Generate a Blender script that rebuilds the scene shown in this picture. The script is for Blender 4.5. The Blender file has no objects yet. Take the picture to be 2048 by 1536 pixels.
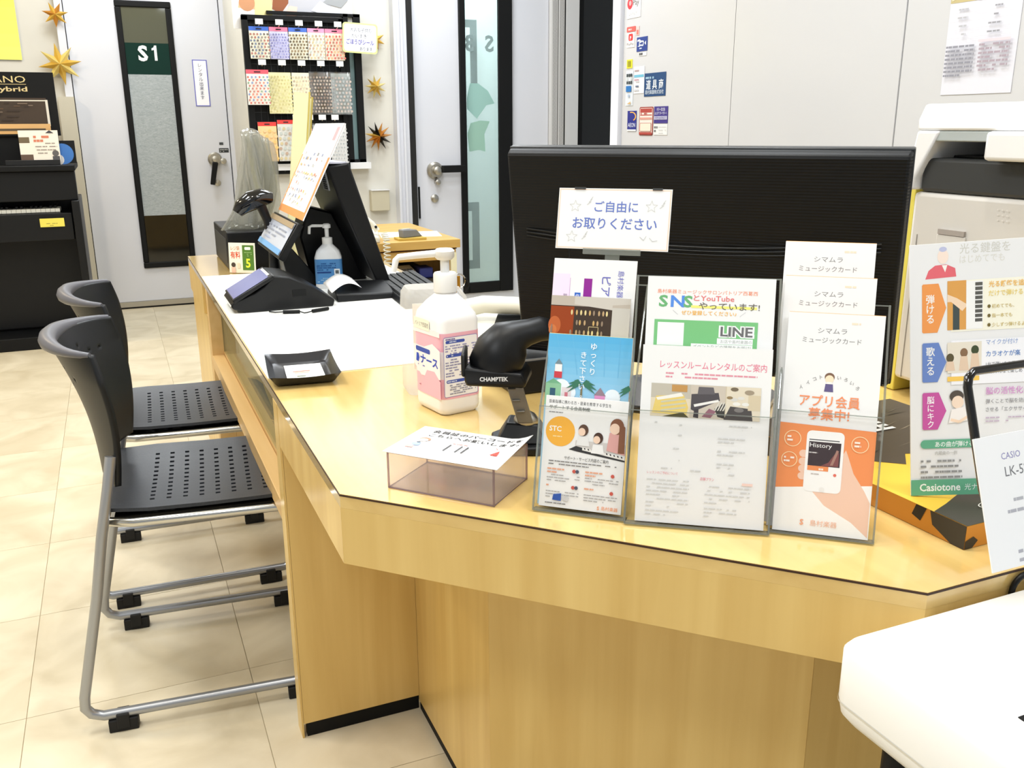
import bpy, math, random
from mathutils import Matrix, Vector, Euler
random.seed(7)
sc = bpy.context.scene
COL = sc.collection

# ------------------------------------------------------------------ camera
YAW, PITCH, ROLL = math.radians(23.2), math.radians(15.9), .005
cam_d = bpy.data.cameras.new('camera')
cam = bpy.data.objects.new('camera', cam_d)
COL.objects.link(cam)
_f = Vector((math.sin(YAW)*math.cos(PITCH), math.cos(YAW)*math.cos(PITCH), -math.sin(PITCH)))
_r = Vector((math.cos(YAW), -math.sin(YAW), 0))
_u = _r.cross(_f)
_R = _r*math.cos(ROLL) - _u*math.sin(ROLL)
_U = _r*math.sin(ROLL) + _u*math.cos(ROLL)
_m = Matrix((_R, _U, -_f)).transposed().to_4x4()
_m.translation = Vector((-0.2265, -1.099, 1.18))
cam.matrix_world = _m
cam_d.sensor_width = 36.0
cam_d.lens = 1820.0/2048.0*36.0
cam_d.clip_start = .02
sc.camera = cam

# ------------------------------------------------------------------ world, lamps, exposure
w = bpy.data.worlds.new('shop_ambient')
sc.world = w
w.use_nodes = True
w.node_tree.nodes['Background'].inputs[0].default_value = (.90, .95, 1, 1)
w.node_tree.nodes['Background'].inputs[1].default_value = .42
sc.view_settings.view_transform = 'Standard'
sc.view_settings.look = 'None'
sc.view_settings.exposure = 0.19
sc.view_settings.gamma = 1.0
sc.view_settings.use_curve_mapping = False

def lamp(x, y, e, size=.6, col=(.90, .95, 1), z=2.68, shape='SQUARE'):
    d = bpy.data.lights.new('ceiling_lamp', 'AREA')
    d.shape = shape
    d.size = size
    d.energy = e
    d.color = col
    o = bpy.data.objects.new('ceiling_lamp', d)
    o.location = (x, y, z)
    COL.objects.link(o)
for x in (-.9, .9):
    for y in (-1.4, .6, 2.4):
        lamp(x, y, 20.5)
lamp(1.2, 3.4, 22)
lamp(-.1, 4.6, 22)
lamp(-1.9, 4.2, 24, .3, (1, .80, .52))
lamp(-2.1, 1.6, 15, .3, (1, .84, .60))
for x, y in ((-.2, .2), (.5, -.25), (-.75, 1.0)):
    lamp(x, y, 7, .14, (1, .95, .86), 2.69, 'DISK')

# ------------------------------------------------------------------ materials
def lin(c):
    c = c/255.0
    return c/12.92 if c <= .04045 else ((c+.055)/1.055)**2.4
def rgb(r, g, b):
    return (lin(r), lin(g), lin(b), 1)
MATS = {}
def mat(name, col=None, rough=.5, metal=0, spec=.5, trans=0, coat=0, ior=1.45, alpha=1):
    if name in MATS:
        return MATS[name]
    m = bpy.data.materials.new(name)
    m.use_nodes = True
    b = m.node_tree.nodes['Principled BSDF']
    b.inputs['Base Color'].default_value = rgb(*col)
    b.inputs['Roughness'].default_value = rough
    b.inputs['Metallic'].default_value = metal
    b.inputs['Specular IOR Level'].default_value = spec
    b.inputs['Transmission Weight'].default_value = trans
    b.inputs['Coat Weight'].default_value = coat
    b.inputs['IOR'].default_value = ior
    b.inputs['Alpha'].default_value = alpha
    MATS[name] = m
    return m
def nd(m, t, **kw):
    n = m.node_tree.nodes.new(t)
    for k, v in kw.items():
        setattr(n, k, v)
    return n
def noise_mat(name, c1, c2, scale=(1, 1, 1), nscale=5, detail=4, rough=.5, bump=0, metal=0, spec=.5, coords='Object', lo=.3, hi=.7, dist=0, vary=0, coat=0):
    m = mat(name, c1, rough, metal, spec, 0, coat)
    L = m.node_tree.links
    b = m.node_tree.nodes['Principled BSDF']
    tc = nd(m, 'ShaderNodeTexCoord')
    mp = nd(m, 'ShaderNodeMapping')
    mp.inputs['Scale'].default_value = scale
    L.new(tc.outputs[coords], mp.inputs[0])
    if vary:
        oi = nd(m, 'ShaderNodeObjectInfo')
        mu = nd(m, 'ShaderNodeVectorMath', operation='SCALE')
        L.new(oi.outputs['Random'], mu.inputs['Scale'])
        mu.inputs[0].default_value = (37, 23, 11)
        L.new(mu.outputs[0], mp.inputs['Location'])
    n = nd(m, 'ShaderNodeTexNoise')
    n.inputs['Scale'].default_value = nscale
    n.inputs['Detail'].default_value = detail
    n.inputs['Distortion'].default_value = dist
    L.new(mp.outputs[0], n.inputs['Vector'])
    r = nd(m, 'ShaderNodeValToRGB')
    r.color_ramp.elements[0].position = lo
    r.color_ramp.elements[1].position = hi
    r.color_ramp.elements[0].color = rgb(*c1)
    r.color_ramp.elements[1].color = rgb(*c2)
    L.new(n.outputs[0], r.inputs[0])
    L.new(r.outputs[0], b.inputs['Base Color'])
    if bump:
        bp = nd(m, 'ShaderNodeBump')
        bp.inputs['Strength'].default_value = bump
        bp.inputs['Distance'].default_value = .002
        L.new(n.outputs[0], bp.inputs['Height'])
        L.new(bp.outputs[0], b.inputs['Normal'])
    return m
def clear_mat(name, tint=(255, 255, 255), refl=.12, haze=0, hazecol=(235, 238, 240), rough=.03):
    """clear acrylic / film: see-through, mirror-like at grazing angles, optionally hazy"""
    if name in MATS:
        return MATS[name]
    m = bpy.data.materials.new(name)
    m.use_nodes = True
    nt = m.node_tree
    nt.nodes.remove(nt.nodes['Principled BSDF'])
    out = nt.nodes['Material Output']
    t = nd(m, 'ShaderNodeBsdfTransparent')
    t.inputs[0].default_value = rgb(*tint)
    g = nd(m, 'ShaderNodeBsdfGlossy')
    g.inputs['Roughness'].default_value = rough
    fr = nd(m, 'ShaderNodeFresnel')
    fr.inputs[0].default_value = 1.35
    mx = nd(m, 'ShaderNodeMixShader')
    ad = nd(m, 'ShaderNodeMath', operation='MULTIPLY_ADD')
    ad.inputs[1].default_value = .13
    ad.inputs[2].default_value = refl*.25
    nt.links.new(fr.outputs[0], ad.inputs[0])
    nt.links.new(ad.outputs[0], mx.inputs[0])
    nt.links.new(t.outputs[0], mx.inputs[1])
    nt.links.new(g.outputs[0], mx.inputs[2])
    last = mx
    if haze:
        d = nd(m, 'ShaderNodeBsdfDiffuse')
        d.inputs[0].default_value = rgb(*hazecol)
        tl = nd(m, 'ShaderNodeBsdfTranslucent')
        tl.inputs[0].default_value = rgb(*hazecol)
        m1 = nd(m, 'ShaderNodeMixShader')
        m1.inputs[0].default_value = .5
        nt.links.new(d.outputs[0], m1.inputs[1])
        nt.links.new(tl.outputs[0], m1.inputs[2])
        m2 = nd(m, 'ShaderNodeMixShader')
        m2.inputs[0].default_value = haze
        nt.links.new(mx.outputs[0], m2.inputs[1])
        nt.links.new(m1.outputs[0], m2.inputs[2])
        last = m2
    nt.links.new(last.outputs[0], out.inputs[0])
    MATS[name] = m
    return m
def pc(r, g, b):
    return mat('print_%02x%02x%02x' % (r, g, b), (r, g, b), .45, spec=.3)

def wood_mat(name, axis):
    """pale maple laminate, grain along the given axis of the object"""
    s = [14, 14, 14]
    s[axis] = .9
    m = noise_mat(name, (216, 179, 104), (237, 205, 132), s, 1.4, 5, .30, dist=.4, lo=.25, hi=.75, vary=0, spec=.5)
    return m
WOOD_V = wood_mat('maple_laminate_upright', 2)
WOOD_X = wood_mat('maple_laminate_along_x', 0)
WOOD_Y = wood_mat('maple_laminate_along_y', 1)
WOOD_TOP = wood_mat('maple_laminate_top', 1)
_b = WOOD_TOP.node_tree.nodes['Principled BSDF']
_b.inputs['Roughness'].default_value = .16
_b.inputs['Coat Weight'].default_value = 1
_b.inputs['Coat Roughness'].default_value = .1
WOOD_DESK = noise_mat('desk_wood', (190, 150, 78), (208, 170, 96), (2, 14, 14), 1.5, 4, .4)
WOOD_PALE = noise_mat('pale_wood_rail', (206, 168, 108), (222, 186, 128), (14, 1, 14), 1.5, 4, .45)
PLYCORE = mat('brown_core', (120, 74, 38), .7)
EDGE = mat('edge_dark', (58, 32, 16), .5)
BLACK = mat('black_plastic', (12, 13, 15), .40, spec=.35)
BLACKM = mat('black_matte', (6, 7, 8), .6, spec=.3)
BLACKG = mat('black_gloss', (10, 10, 11), .12, coat=.4)
DGREY = mat('dark_grey_plastic', (52, 54, 55), .5)
MGREY = mat('mid_grey_plastic', (120, 122, 124), .45)
LGREY = mat('light_grey_plastic', (205, 203, 200), .45)
WHITE = mat('white_paint', (232, 232, 234), .5)
WHITEP = mat('white_plastic', (238, 238, 236), .35)
CREAM = mat('cream_plastic', (222, 218, 202), .4)
PAPER = mat('white_paper', (240, 240, 240), .6, spec=.25)
WALL = noise_mat('wall_paint', (208, 205, 195), (216, 213, 203), (1, 1, 1), 3, 3, .7)
WALLW = mat('wall_white', (226, 226, 226), .6)
DOORM = noise_mat('door_steel_white', (209, 211, 218), (215, 216, 222), (1, 1, 1), 2, 2, .42)
CHROME = mat('chrome', (200, 198, 192), .18, 1)
STEEL = mat('brushed_steel', (182, 178, 168), .35, 1)
GREYTUBE = mat('silver_grey_tube', (168, 170, 174), .32, .75)
GOLD = mat('gold_foil', (222, 180, 80), .28, .55)
GOLDP = mat('pale_gold_foil', (236, 214, 130), .25, .5)
GOLDD = mat('copper_gold_foil', (206, 140, 56), .28, .6)
CHAIRP = noise_mat('chair_black_plastic_sheen', (40, 43, 48), (48, 51, 57), (1, 1, 1), 260, 2, .38, bump=.08)  # seat colour lifted above the backrest's black to carry the sheen of light
RUBBER = mat('black_rubber', (24, 23, 22), .75)
ACRYL = clear_mat('clear_acrylic', (254, 254, 254), .0)
ACRYLE = clear_mat('acrylic_edge', (222, 226, 222), .3, .3, (200, 204, 200))
GLASSG = clear_mat('green_float_glass', (240, 247, 240), .5, .10, (214, 214, 196))
FILM = clear_mat('clear_film', (236, 238, 238), .3, .12, (226, 228, 228), .12)
BAGM = clear_mat('grey_clear_bag', (236, 236, 232), .5, .22, (206, 206, 198), .15)
FROST = clear_mat('frosted_plastic', (250, 250, 250), .2, .36, (244, 244, 242), .3)

# ------------------------------------------------------------------ mesh builder
class MB:
    def __init__(s, m=None):
        s.v, s.f, s.fm, s.mats = [], [], [], []
        s.m = m or WHITE
    def mi(s):
        if s.m not in s.mats:
            s.mats.append(s.m)
        return s.mats.index(s.m)
    def add(s, vs, fs, M=None):
        o = len(s.v)
        s.v += [tuple(M @ Vector(p)) for p in vs] if M else [tuple(p) for p in vs]
        k = s.mi()
        for f in fs:
            s.f.append(tuple(i+o for i in f))
            s.fm.append(k)
        return s
    def box(s, x0, x1, y0, y1, z0, z1, M=None):
        vs = [(x, y, z) for z in (z0, z1) for y in (y0, y1) for x in (x0, x1)]
        return s.add(vs, [(0, 2, 3, 1), (4, 5, 7, 6), (0, 1, 5, 4), (2, 6, 7, 3), (0, 4, 6, 2), (1, 3, 7, 5)], M)
    def prism(s, poly, z0, z1, M=None):
        n = len(poly)
        vs = [(x, y, z0) for x, y in poly] + [(x, y, z1) for x, y in poly]
        a = sum(poly[i][0]*poly[(i+1) % n][1]-poly[(i+1) % n][0]*poly[i][1] for i in range(n))
        fs = [tuple(range(n-1, -1, -1)), tuple(range(n, 2*n))] + [(i, (i+1) % n, n+(i+1) % n, n+i) for i in range(n)]
        if a < 0:
            fs = [f[::-1] for f in fs]
        return s.add(vs, fs, M)
    def rings(s, rs, caps=True, closed=True, M=None):
        n = len(rs[0])
        vs = [p for r in rs for p in r]
        fs = []
        for j in range(len(rs)-1):
            for i in range(n if closed else n-1):
                a, b = j*n+i, j*n+(i+1) % n
                fs.append((a, b, b+n, a+n))
        if caps:
            fs += [tuple(range(n-1, -1, -1)), tuple((len(rs)-1)*n+i for i in range(n))]
        return s.add(vs, fs, M)
    def tube(s, pts, r, seg=8, M=None, closed=False, caps=True):
        pts = [Vector(p) for p in pts]
        rad = r if isinstance(r, (list, tuple)) else [r]*len(pts)
        rs, prev = [], None
        n = len(pts)
        for i, p in enumerate(pts):
            if closed:
                t = (pts[(i+1) % n]-pts[i-1]).normalized()
            else:
                t = (pts[min(i+1, n-1)]-pts[max(i-1, 0)]).normalized()
            if prev is None:
                a = Vector((0, 0, 1)) if abs(t.z) < .9 else Vector((1, 0, 0))
                u = t.cross(a).normalized()
            else:
                u = (prev - t*prev.dot(t)).normalized()
            prev = u
            v = t.cross(u)
            rs.append([p + (u*math.cos(k*2*math.pi/seg) + v*math.sin(k*2*math.pi/seg))*rad[i] for k in range(seg)])
        if closed:
            rs.append(rs[0])
            return s.rings(rs, False, True, M)
        return s.rings(rs, caps, True, M)
    def lathe(s, prof, seg=20, M=None, ex=1, ey=1):
        rs = [[(r*math.cos(k*2*math.pi/seg)*ex, r*math.sin(k*2*math.pi/seg)*ey, z) for k in range(seg)] for r, z in prof]
        return s.rings(rs, True, True, M)
    def ball(s, c, r, seg=12, M=None):
        rx, ry, rz = r if isinstance(r, (list, tuple)) else (r, r, r)
        n = seg//2
        rs = []
        for j in range(n+1):
            a = math.pi*(j/n-.5)
            q = max(math.cos(a), .02)
            rs.append([(c[0]+rx*q*math.cos(k*2*math.pi/seg), c[1]+ry*q*math.sin(k*2*math.pi/seg), c[2]+rz*math.sin(a)) for k in range(seg)])
        return s.rings(rs, True, True, M)
    def grid(s, fn, nu, nv, skip=None, M=None):
        vs = [fn(i/nu, j/nv) for j in range(nv+1) for i in range(nu+1)]
        fs = [(j*(nu+1)+i, j*(nu+1)+i+1, (j+1)*(nu+1)+i+1, (j+1)*(nu+1)+i) for j in range(nv) for i in range(nu) if not (skip and skip(i, j))]
        return s.add(vs, fs, M)
    def build(s, name, parent=None, bevel=0, smooth=0, solid=0, seg=2, sub=0, kind=None):
        me = bpy.data.meshes.new(name)
        me.from_pydata(s.v, [], s.f)
        for m in s.mats:
            me.materials.append(m)
        me.polygons.foreach_set('material_index', s.fm)
        if smooth or bevel:
            me.shade_smooth()
            me.set_sharp_from_angle(angle=math.radians(smooth or 30))
        me.update()
        o = bpy.data.objects.new(name, me)
        COL.objects.link(o)
        if parent:
            o.parent = parent
        if solid:
            q = o.modifiers.new('thickness', 'SOLIDIFY')
            q.thickness = solid
            q.offset = 0
        if sub:
            q = o.modifiers.new('smooth', 'SUBSURF')
            q.levels = q.render_levels = sub
        if bevel:
            q = o.modifiers.new('bevel', 'BEVEL')
            q.width = bevel
            q.segments = seg
            q.limit_method = 'ANGLE'
            q.angle_limit = math.radians(35)
        if kind:
            o['kind'] = kind
        return o
def thing(name, label, cat, loc=(0, 0, 0), rz=0, group=None, rot=None):
    o = bpy.data.objects.new(name, None)
    o.empty_display_size = .02
    COL.objects.link(o)
    o.location = loc
    o.rotation_euler = rot if rot else (0, 0, rz)
    return tag(o, label, cat, group)
def tag(o, label, cat, group=None):
    o['label'] = label
    o['category'] = cat
    if group:
        o['group'] = group
    return o
def struct(name, b, parent=None, **kw):
    o = b.build(name, parent, **kw)
    if not parent:
        o['kind'] = 'structure'
    return o
def dup(o, parent=None):
    c = o.copy()
    COL.objects.link(c)
    if parent:
        c.parent = parent
    for ch in list(o.children):
        dup(ch, c)
    return c
R = math.radians
def T(x=0, y=0, z=0, rx=0, ry=0, rz=0):
    return Matrix.Translation((x, y, z)) @ Euler((R(rx), R(ry), R(rz))).to_matrix().to_4x4()
def rrect(x0, x1, y0, y1, r, n=4):
    pts = []
    for cx, cy, a in ((x1-r, y1-r, 0), (x0+r, y1-r, 90), (x0+r, y0+r, 180), (x1-r, y0+r, 270)):
        for k in range(n+1):
            t = R(a+90*k/n)
            pts.append((cx+r*math.cos(t), cy+r*math.sin(t)))
    return pts

# ------------------------------------------------------------------ flat print (lettering, pictures) on a sheet, in metres on its own XY plane
_txt_cache = {}
def text_mesh(s, bold=0):
    k = (s, bold)
    if k not in _txt_cache:
        cu = bpy.data.curves.new('lettering', 'FONT')
        cu.body = s
        cu.size = 1
        cu.resolution_u = 2
        cu.offset = bold
        cu.fill_mode = 'FRONT'
        ob = bpy.data.objects.new('lettering', cu)
        COL.objects.link(ob)
        dg = bpy.context.evaluated_depsgraph_get()
        me = bpy.data.meshes.new_from_object(ob.evaluated_get(dg), depsgraph=dg)
        vs = [tuple(v.co) for v in me.vertices]
        fs = [tuple(p.vertices) for p in me.polygons]
        bpy.data.objects.remove(ob)
        bpy.data.curves.remove(cu)
        bpy.data.meshes.remove(me)
        xs = [v[0] for v in vs] or [0]
        _txt_cache[k] = (vs, fs, min(xs), max(xs))
    return _txt_cache[k]
class Print(MB):
    def __init__(s, dz=2e-5, z0=6e-5):
        super().__init__()
        s.z, s.dz = z0, dz
    def _c(s, col):
        s.m = pc(*col) if isinstance(col, tuple) else col
        s.z += s.dz
    def rect(s, x, y, w_, h, col):
        s._c(col)
        s.add([(x, y, s.z), (x+w_, y, s.z), (x+w_, y+h, s.z), (x, y+h, s.z)], [(0, 1, 2, 3)])
        return s
    def poly(s, pts, col):
        s._c(col)
        s.add([(x, y, s.z) for x, y in pts], [tuple(range(len(pts)))])
        return s
    def disc(s, x, y, r, col, n=20, ey=1):
        return s.poly([(x+r*math.cos(k*2*math.pi/n), y+ey*r*math.sin(k*2*math.pi/n)) for k in range(n)], col)
    def ring(s, x, y, r, t, col, n=24, ey=1, a0=0, a1=360):
        s._c(col)
        vs, fs = [], []
        for k in range(n+1):
            a = R(a0+(a1-a0)*k/n)
            for q in (r, r-t):
                vs.append((x+q*math.cos(a), y+ey*q*math.sin(a), s.z))
            if k:
                fs.append((2*k-2, 2*k, 2*k+1, 2*k-1))
        s.add(vs, fs)
        return s
    def line(s, pts, t, col):
        s._c(col)
        for (x0, y0), (x1, y1) in zip(pts, pts[1:]):
            L = math.hypot(x1-x0, y1-y0) or 1
            a, b = -(y1-y0)/L*t/2, (x1-x0)/L*t/2
            s.add([(x0-a, y0-b, s.z), (x1-a, y1-b, s.z), (x1+a, y1+b, s.z), (x0+a, y0+b, s.z)], [(0, 1, 2, 3)])
        return s
    def frame(s, x, y, w_, h, t, col):
        return s.line([(x, y+t/2), (x+w_, y+t/2)], t, col).line([(x, y+h-t/2), (x+w_, y+h-t/2)], t, col).line([(x+t/2, y), (x+t/2, y+h)], t, col).line([(x+w_-t/2, y), (x+w_-t/2, y+h)], t, col)
    def text(s, st, x, y, h, col, align='C', bold=0, fit=None, rot=0, mirror=False):
        vs, fs, a, b = text_mesh(st, bold)
        s._c(col)
        k = h
        kx = h if not fit else fit/max(b-a, 1e-6)
        off = {'L': a, 'C': (a+b)/2, 'R': b}[align]
        c, n = math.cos(R(rot)), math.sin(R(rot))
        out = []
        for p in vs:
            px_, py_ = (p[0]-off)*kx*(-1 if mirror else 1), p[1]*k
            out.append((x+px_*c-py_*n, y+px_*n+py_*c, s.z))
        s.add(out, [f[::-1] for f in fs] if mirror else fs)
        return s
    def vtext(s, st, x, y, h, col, bold=0, gap=1.08):
        for i, ch in enumerate(st):
            s.text(ch, x, y-i*h*gap, h, col, 'C', bold)
        return s
    def greek(s, x, y, w_, n, pitch, col, th=None, fill=.8, rnd=None):
        """rows of print too small to read: broken grey dashes running down from y"""
        rnd = rnd or random
        s._c(col)
        th = th or pitch*.42
        for j in range(n):
            cx, end = x, x+w_*(1 if j < n-1 else .6)
            while cx < end:
                L = rnd.uniform(.5, 2.2)*pitch
                L = min(L, end-cx)
                if rnd.random() < fill:
                    yy = y-j*pitch
                    s.add([(cx, yy, s.z), (cx+L*.86, yy, s.z), (cx+L*.86, yy+th, s.z), (cx, yy+th, s.z)], [(0, 1, 2, 3)])
                cx += L
        return s
    def put(s, parent, M=None, name='print'):
        if M is not None:
            s.v = [tuple(M @ Vector(p)) for p in s.v]
        return s.build(name, parent)
# ------------------------------------------------------------------ floor, ceiling, walls
FLOORM = noise_mat('vinyl_tile_beige', (197, 184, 155), (221, 210, 184), (1, 1, 1), 5, 9, .38, bump=.03, vary=1, lo=.30, hi=.66, dist=.8)
JOINT = mat('tile_joint', (186, 171, 140), .8)
fl = MB(JOINT)
fl.box(-3.6, 3.4, -3.4, 6.2, -.06, -.0025)
floor = struct('floor', fl)
tm = MB(FLOORM)
S = .4492
tm.add([(-S/2, -S/2, -.004), (S/2, -S/2, -.004), (S/2, S/2, -.004), (-S/2, S/2, -.004),
        (-S/2+.0004, -S/2+.0004, 0), (S/2-.0004, -S/2+.0004, 0), (S/2-.0004, S/2-.0004, 0), (-S/2+.0004, S/2-.0004, 0)],
       [(4, 5, 6, 7), (0, 1, 5, 4), (1, 2, 6, 5), (2, 3, 7, 6), (3, 0, 4, 7)])
t0 = None
for i in range(-6, 8):
    for j in range(-4, 13):
        if t0 is None:
            t = t0 = tm.build('tile', floor)
        else:
            t = t0.copy()
            COL.objects.link(t)
        t.location = (-.0645+.225+.45*i, .12+.45*j, 0)
ceil = MB(mat('ceiling_board', (232, 232, 230), .8)).box(-3.6, 3.4, -3.4, 6.2, 2.7, 2.8)
struct('ceiling', ceil)

# back wall that carries the S1 door, its return and the nearer back wall with sticker rack and S3 door
b = MB(WALL)
b.box(-3.6, -.36, 5.5, 5.6, 0, 2.7).box(.545, .65, 5.5, 5.6, 0, 2.7).box(-.36, .545, 5.5, 5.6, 2.13, 2.7)
struct('wall_back', b)
b = MB(WALL).box(.56, .66, 4.151, 5.499, 0, 2.7)
struct('wall_return', b)
b = MB(WALL)
b.box(.56, 1.30, 4.05, 4.15, 0, 2.7).box(1.30, 2.16, 4.05, 4.15, 2.13, 2.7)
struct('wall_rear', b)
b = MB(mat('stone_pillar', (196, 190, 172), .7)).box(-.475, -.385, 5.40, 5.5, 0, 1.36)
struct('trim_1', b)
b = MB(WALLW).box(-3.6, -3.5, -3.4, 5.5, 0, 2.7)
struct('wall_left', b)

def facing_y(x, y, z):      # sheet frame on a surface that looks towards -Y
    return T(x, y, z, 90, 0, 0)
def facing_x(x, y, z):      # sheet frame on a surface that looks towards -X (runs along -Y)
    return Matrix(((0, 0, -1, x), (-1, 0, 0, y), (0, 1, 0, z), (0, 0, 0, 1)))
def sheet(name, label, cat, M, w_, h, th=.0006, base=None, pr=None, group=None, corner=0, part='paper', edge=None):
    """a flat printed thing: origin at its lower left corner, X right, Y up, Z towards the reader"""
    t = thing(name, label, cat, group=group)
    t.matrix_world = M
    b = MB(base or PAPER)
    if corner:
        b.prism(rrect(0, w_, 0, h, corner), -th, 0)
    else:
        b.box(0, w_, 0, h, -th, 0)
    b.build(part, t)
    if edge:
        MB(edge).box(.0005, w_, h, h+.0006, -th, -.0004).build('top_edge', t)
    if pr:
        pr.put(t)
    return t

# door S1
PANE_UP = mat('dark_olive_glass', (86, 86, 70), .05, spec=.6)
BANDG = mat('dark_green_glass_band', (8, 44, 34), .07, spec=.5)
FROSTG = noise_mat('crushed_film_glass', (150, 158, 160), (178, 184, 186), (1, 1, 3), 42, 5, .3, lo=.35, hi=.7, dist=1.5)
DARKG = mat('dark_glass', (16, 18, 17), .06, spec=.6)
b = MB(DOORM).box(-.381, .529, 5.47, 5.52, .045, 2.1)
d1 = struct('door_1', b, bevel=.002)
d1['label'] = 'white soundproof door marked S1 with tall black framed window'
b = MB(BLACKM)
b.box(-.092, .240, 5.452, 5.469, .266, .304).box(-.092, .240, 5.452, 5.469, 1.9, 1.938).box(-.092, -.056, 5.452, 5.469, .304, 1.9).box(.205, .240, 5.452, 5.469, .304, 1.9)
b.build('window_frame', d1, bevel=.006)
for nm, z0, z1, m in (('upper_pane', 1.69, 1.9, PANE_UP), ('sign_band', 1.50, 1.69, BANDG), ('frosted_pane', .612, 1.50, FROSTG), ('lower_pane', .304, .612, DARKG)):
    MB(m).box(-.056, .205, 5.462, 5.468, z0, z1).build(nm, d1)
p = Print(5e-4, 0)
p.text('S', .046, 1.585, .125, (238, 242, 240), 'C', .035).poly([(.114, 1.585), (.130, 1.585), (.130, 1.676), (.117, 1.676), (.112, 1.664), (.100, 1.658), (.100, 1.646), (.114, 1.650)], (238, 242, 240))
p.put(d1, T(0, 5.461, 0, 90), 'door_number')
b = MB(STEEL)
b.lathe([(.045, 0), (.046, .014), (.036, .024)], 20, T(.425, 5.469, .968, 90))
b.lathe([(.02, .02), (.022, .05), (.015, .054)], 14, T(.425, 5.469, .968, 90))
b.lathe([(.018, .0), (.02, .03), (.012, .033)], 14, T(.478, 5.469, .955, 90))
rose = b.build('handle_rose', d1, smooth=35)
lever = MB(BLACKM).rings([[(.405, 5.435, .95), (.44, 5.435, .945), (.44, 5.41, .945), (.405, 5.41, .95)], [(.378, 5.435, .805), (.407, 5.435, .80), (.407, 5.415, .80), (.378, 5.415, .805)]]).build('lever', rose, bevel=.004)
MB(STEEL).lathe([(.021, 0), (.021, .008), (.012, .012)], 16, T(.43, 5.469, .812, 90)).build('keyhole', d1, smooth=35)
p = Print(4e-4, 0)
p.rect(.458, 1.010, .062, .028, (52, 54, 56)).greek(.463, 1.026, .052, 2, .011, (190, 190, 190)).greek(.463, 1.06, .05, 1, .02, (70, 72, 74), .016, .7)
p.put(d1, T(0, 5.469, 0, 90), 'notice_plate')
b = MB(STEEL).box(-.381, .529, 5.455, 5.50, .012, .045)
b.m = RUBBER
b.box(-.381, .529, 5.46, 5.51, 0, .012)
b.build('threshold', d1)
b = MB(DOORM)
b.box(-.43, -.386, 5.45, 5.52, 0, 2.15).box(.534, .56, 5.45, 5.52, 0, 2.15).box(-.43, .56, 5.45, 5.52, 2.105, 2.15)
b.m = RUBBER
b.box(-.386, -.382, 5.48, 5.515, 0, 2.1).box(.530, .534, 5.48, 5.515, 0, 2.1)
struct('trim_2', b)

# door S3 and what stands right of it
PANE3 = clear_mat('teal_glass', (238, 249, 249), .15, .22, (222, 240, 240))
b = MB(DOORM)
b.box(1.372, 1.66, 4.02, 4.07, .04, 2.12).box(1.97, 2.21, 4.02, 4.07, .04, 2.12).box(1.66, 1.97, 4.02, 4.07, .04, .21).box(1.66, 1.97, 4.02, 4.07, 1.98, 2.12)
d3 = struct('door_2', b)
d3['label'] = 'white soundproof door with tall teal glass window marked S3 in mirror writing'
b = MB(BLACKM)
b.box(1.648, 1.686, 4.0, 4.019, .20, 2.0).box(1.885, 1.972, 4.0, 4.019, .20, 2.0).box(1.686, 1.885, 4.0, 4.019, .20, .265).box(1.686, 1.885, 4.0, 4.019, 1.95, 2.0)
b.build('window_frame', d3, bevel=.004)
MB(PANE3).box(1.664, 1.965, 4.035, 4.041, .215, 1.975).build('pane', d3)
p = Print(6e-4, 0)
GR3 = (140, 160, 160)
p.text('S', 1.842, 1.585, .12, GR3, 'C', .03, mirror=True).text('3', 1.72, 1.585, .12, GR3, 'C', .03, mirror=True)
p.put(d3, T(0, 4.034, 0, 90), 'door_number')
p = Print(6e-4, 0)
p.poly([(1.72, 1.41), (1.77, 1.41), (1.83, 1.37), (1.872, 1.30), (1.82, 1.29), (1.76, 1.215), (1.70, 1.27), (1.70, 1.33)], (150, 190, 182))
p.poly([(1.72, 1.19), (1.78, 1.205), (1.84, 1.20), (1.82, 1.16), (1.805, 1.13), (1.81, 1.03), (1.77, 1.04), (1.71, 1.03), (1.70, 1.13)], (150, 188, 172))
p.put(d3, T(0, 4.034, 0, 90), 'paper_cutout')
b = MB(BLACKM)
b.box(1.67, 1.80, 4.12, 4.14, 1.72, 1.76).box(1.765, 1.80, 4.12, 4.14, 1.33, 1.76).box(1.67, 1.80, 4.12, 4.14, .68, .73).box(1.76, 1.80, 4.12, 4.14, .33, .73).box(1.67, 1.80, 4.12, 4.14, .33, .38)
b.build('far_frame', d3)
b = MB(STEEL)
b.lathe([(.047, 0), (.048, .016), (.036, .03)], 20, T(1.487, 4.019, .93, 90))
b.lathe([(.02, .02), (.024, .055), (.016, .06)], 14, T(1.492, 4.019, .93, 90))
b.lathe([(.014, 0), (.016, .04), (.010, .043)], 12, T(1.497, 4.019, .865, 90))
rose3 = b.build('handle_rose', d3, smooth=35)
MB(BLACKM).box(1.515, 1.66, 3.955, 3.98, .918, .958).build('lever', rose3, bevel=.004)
MB(STEEL).lathe([(.023, 0), (.023, .01), (.013, .016)], 16, T(1.483, 4.019, .772, 90)).build('thumb_turn', d3, smooth=35)
MB(BLACKM).box(1.385, 1.395, 4.012, 4.019, .66, .84).build('edge_latch', d3)
b = MB(DOORM).box(1.262, 1.338, 3.99, 4.08, 0, 2.2).box(1.262, 2.3, 3.99, 4.08, 2.14, 2.2).box(1.262, 1.275, 3.975, 3.99, 0, 2.2).box(1.30, 1.312, 3.975, 3.99, 0, 2.2)
b.m = RUBBER
b.box(1.339, 1.371, 3.985, 4.05, 0, 2.14)
struct('trim_3', b)
b = MB(WALLW).box(1.0, 3.0, 5.3, 5.4, 0, 2.7)
struct('wall_practice_room', b)
lamp(1.9, 4.7, 34, .4, (.94, 1, 1))
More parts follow.
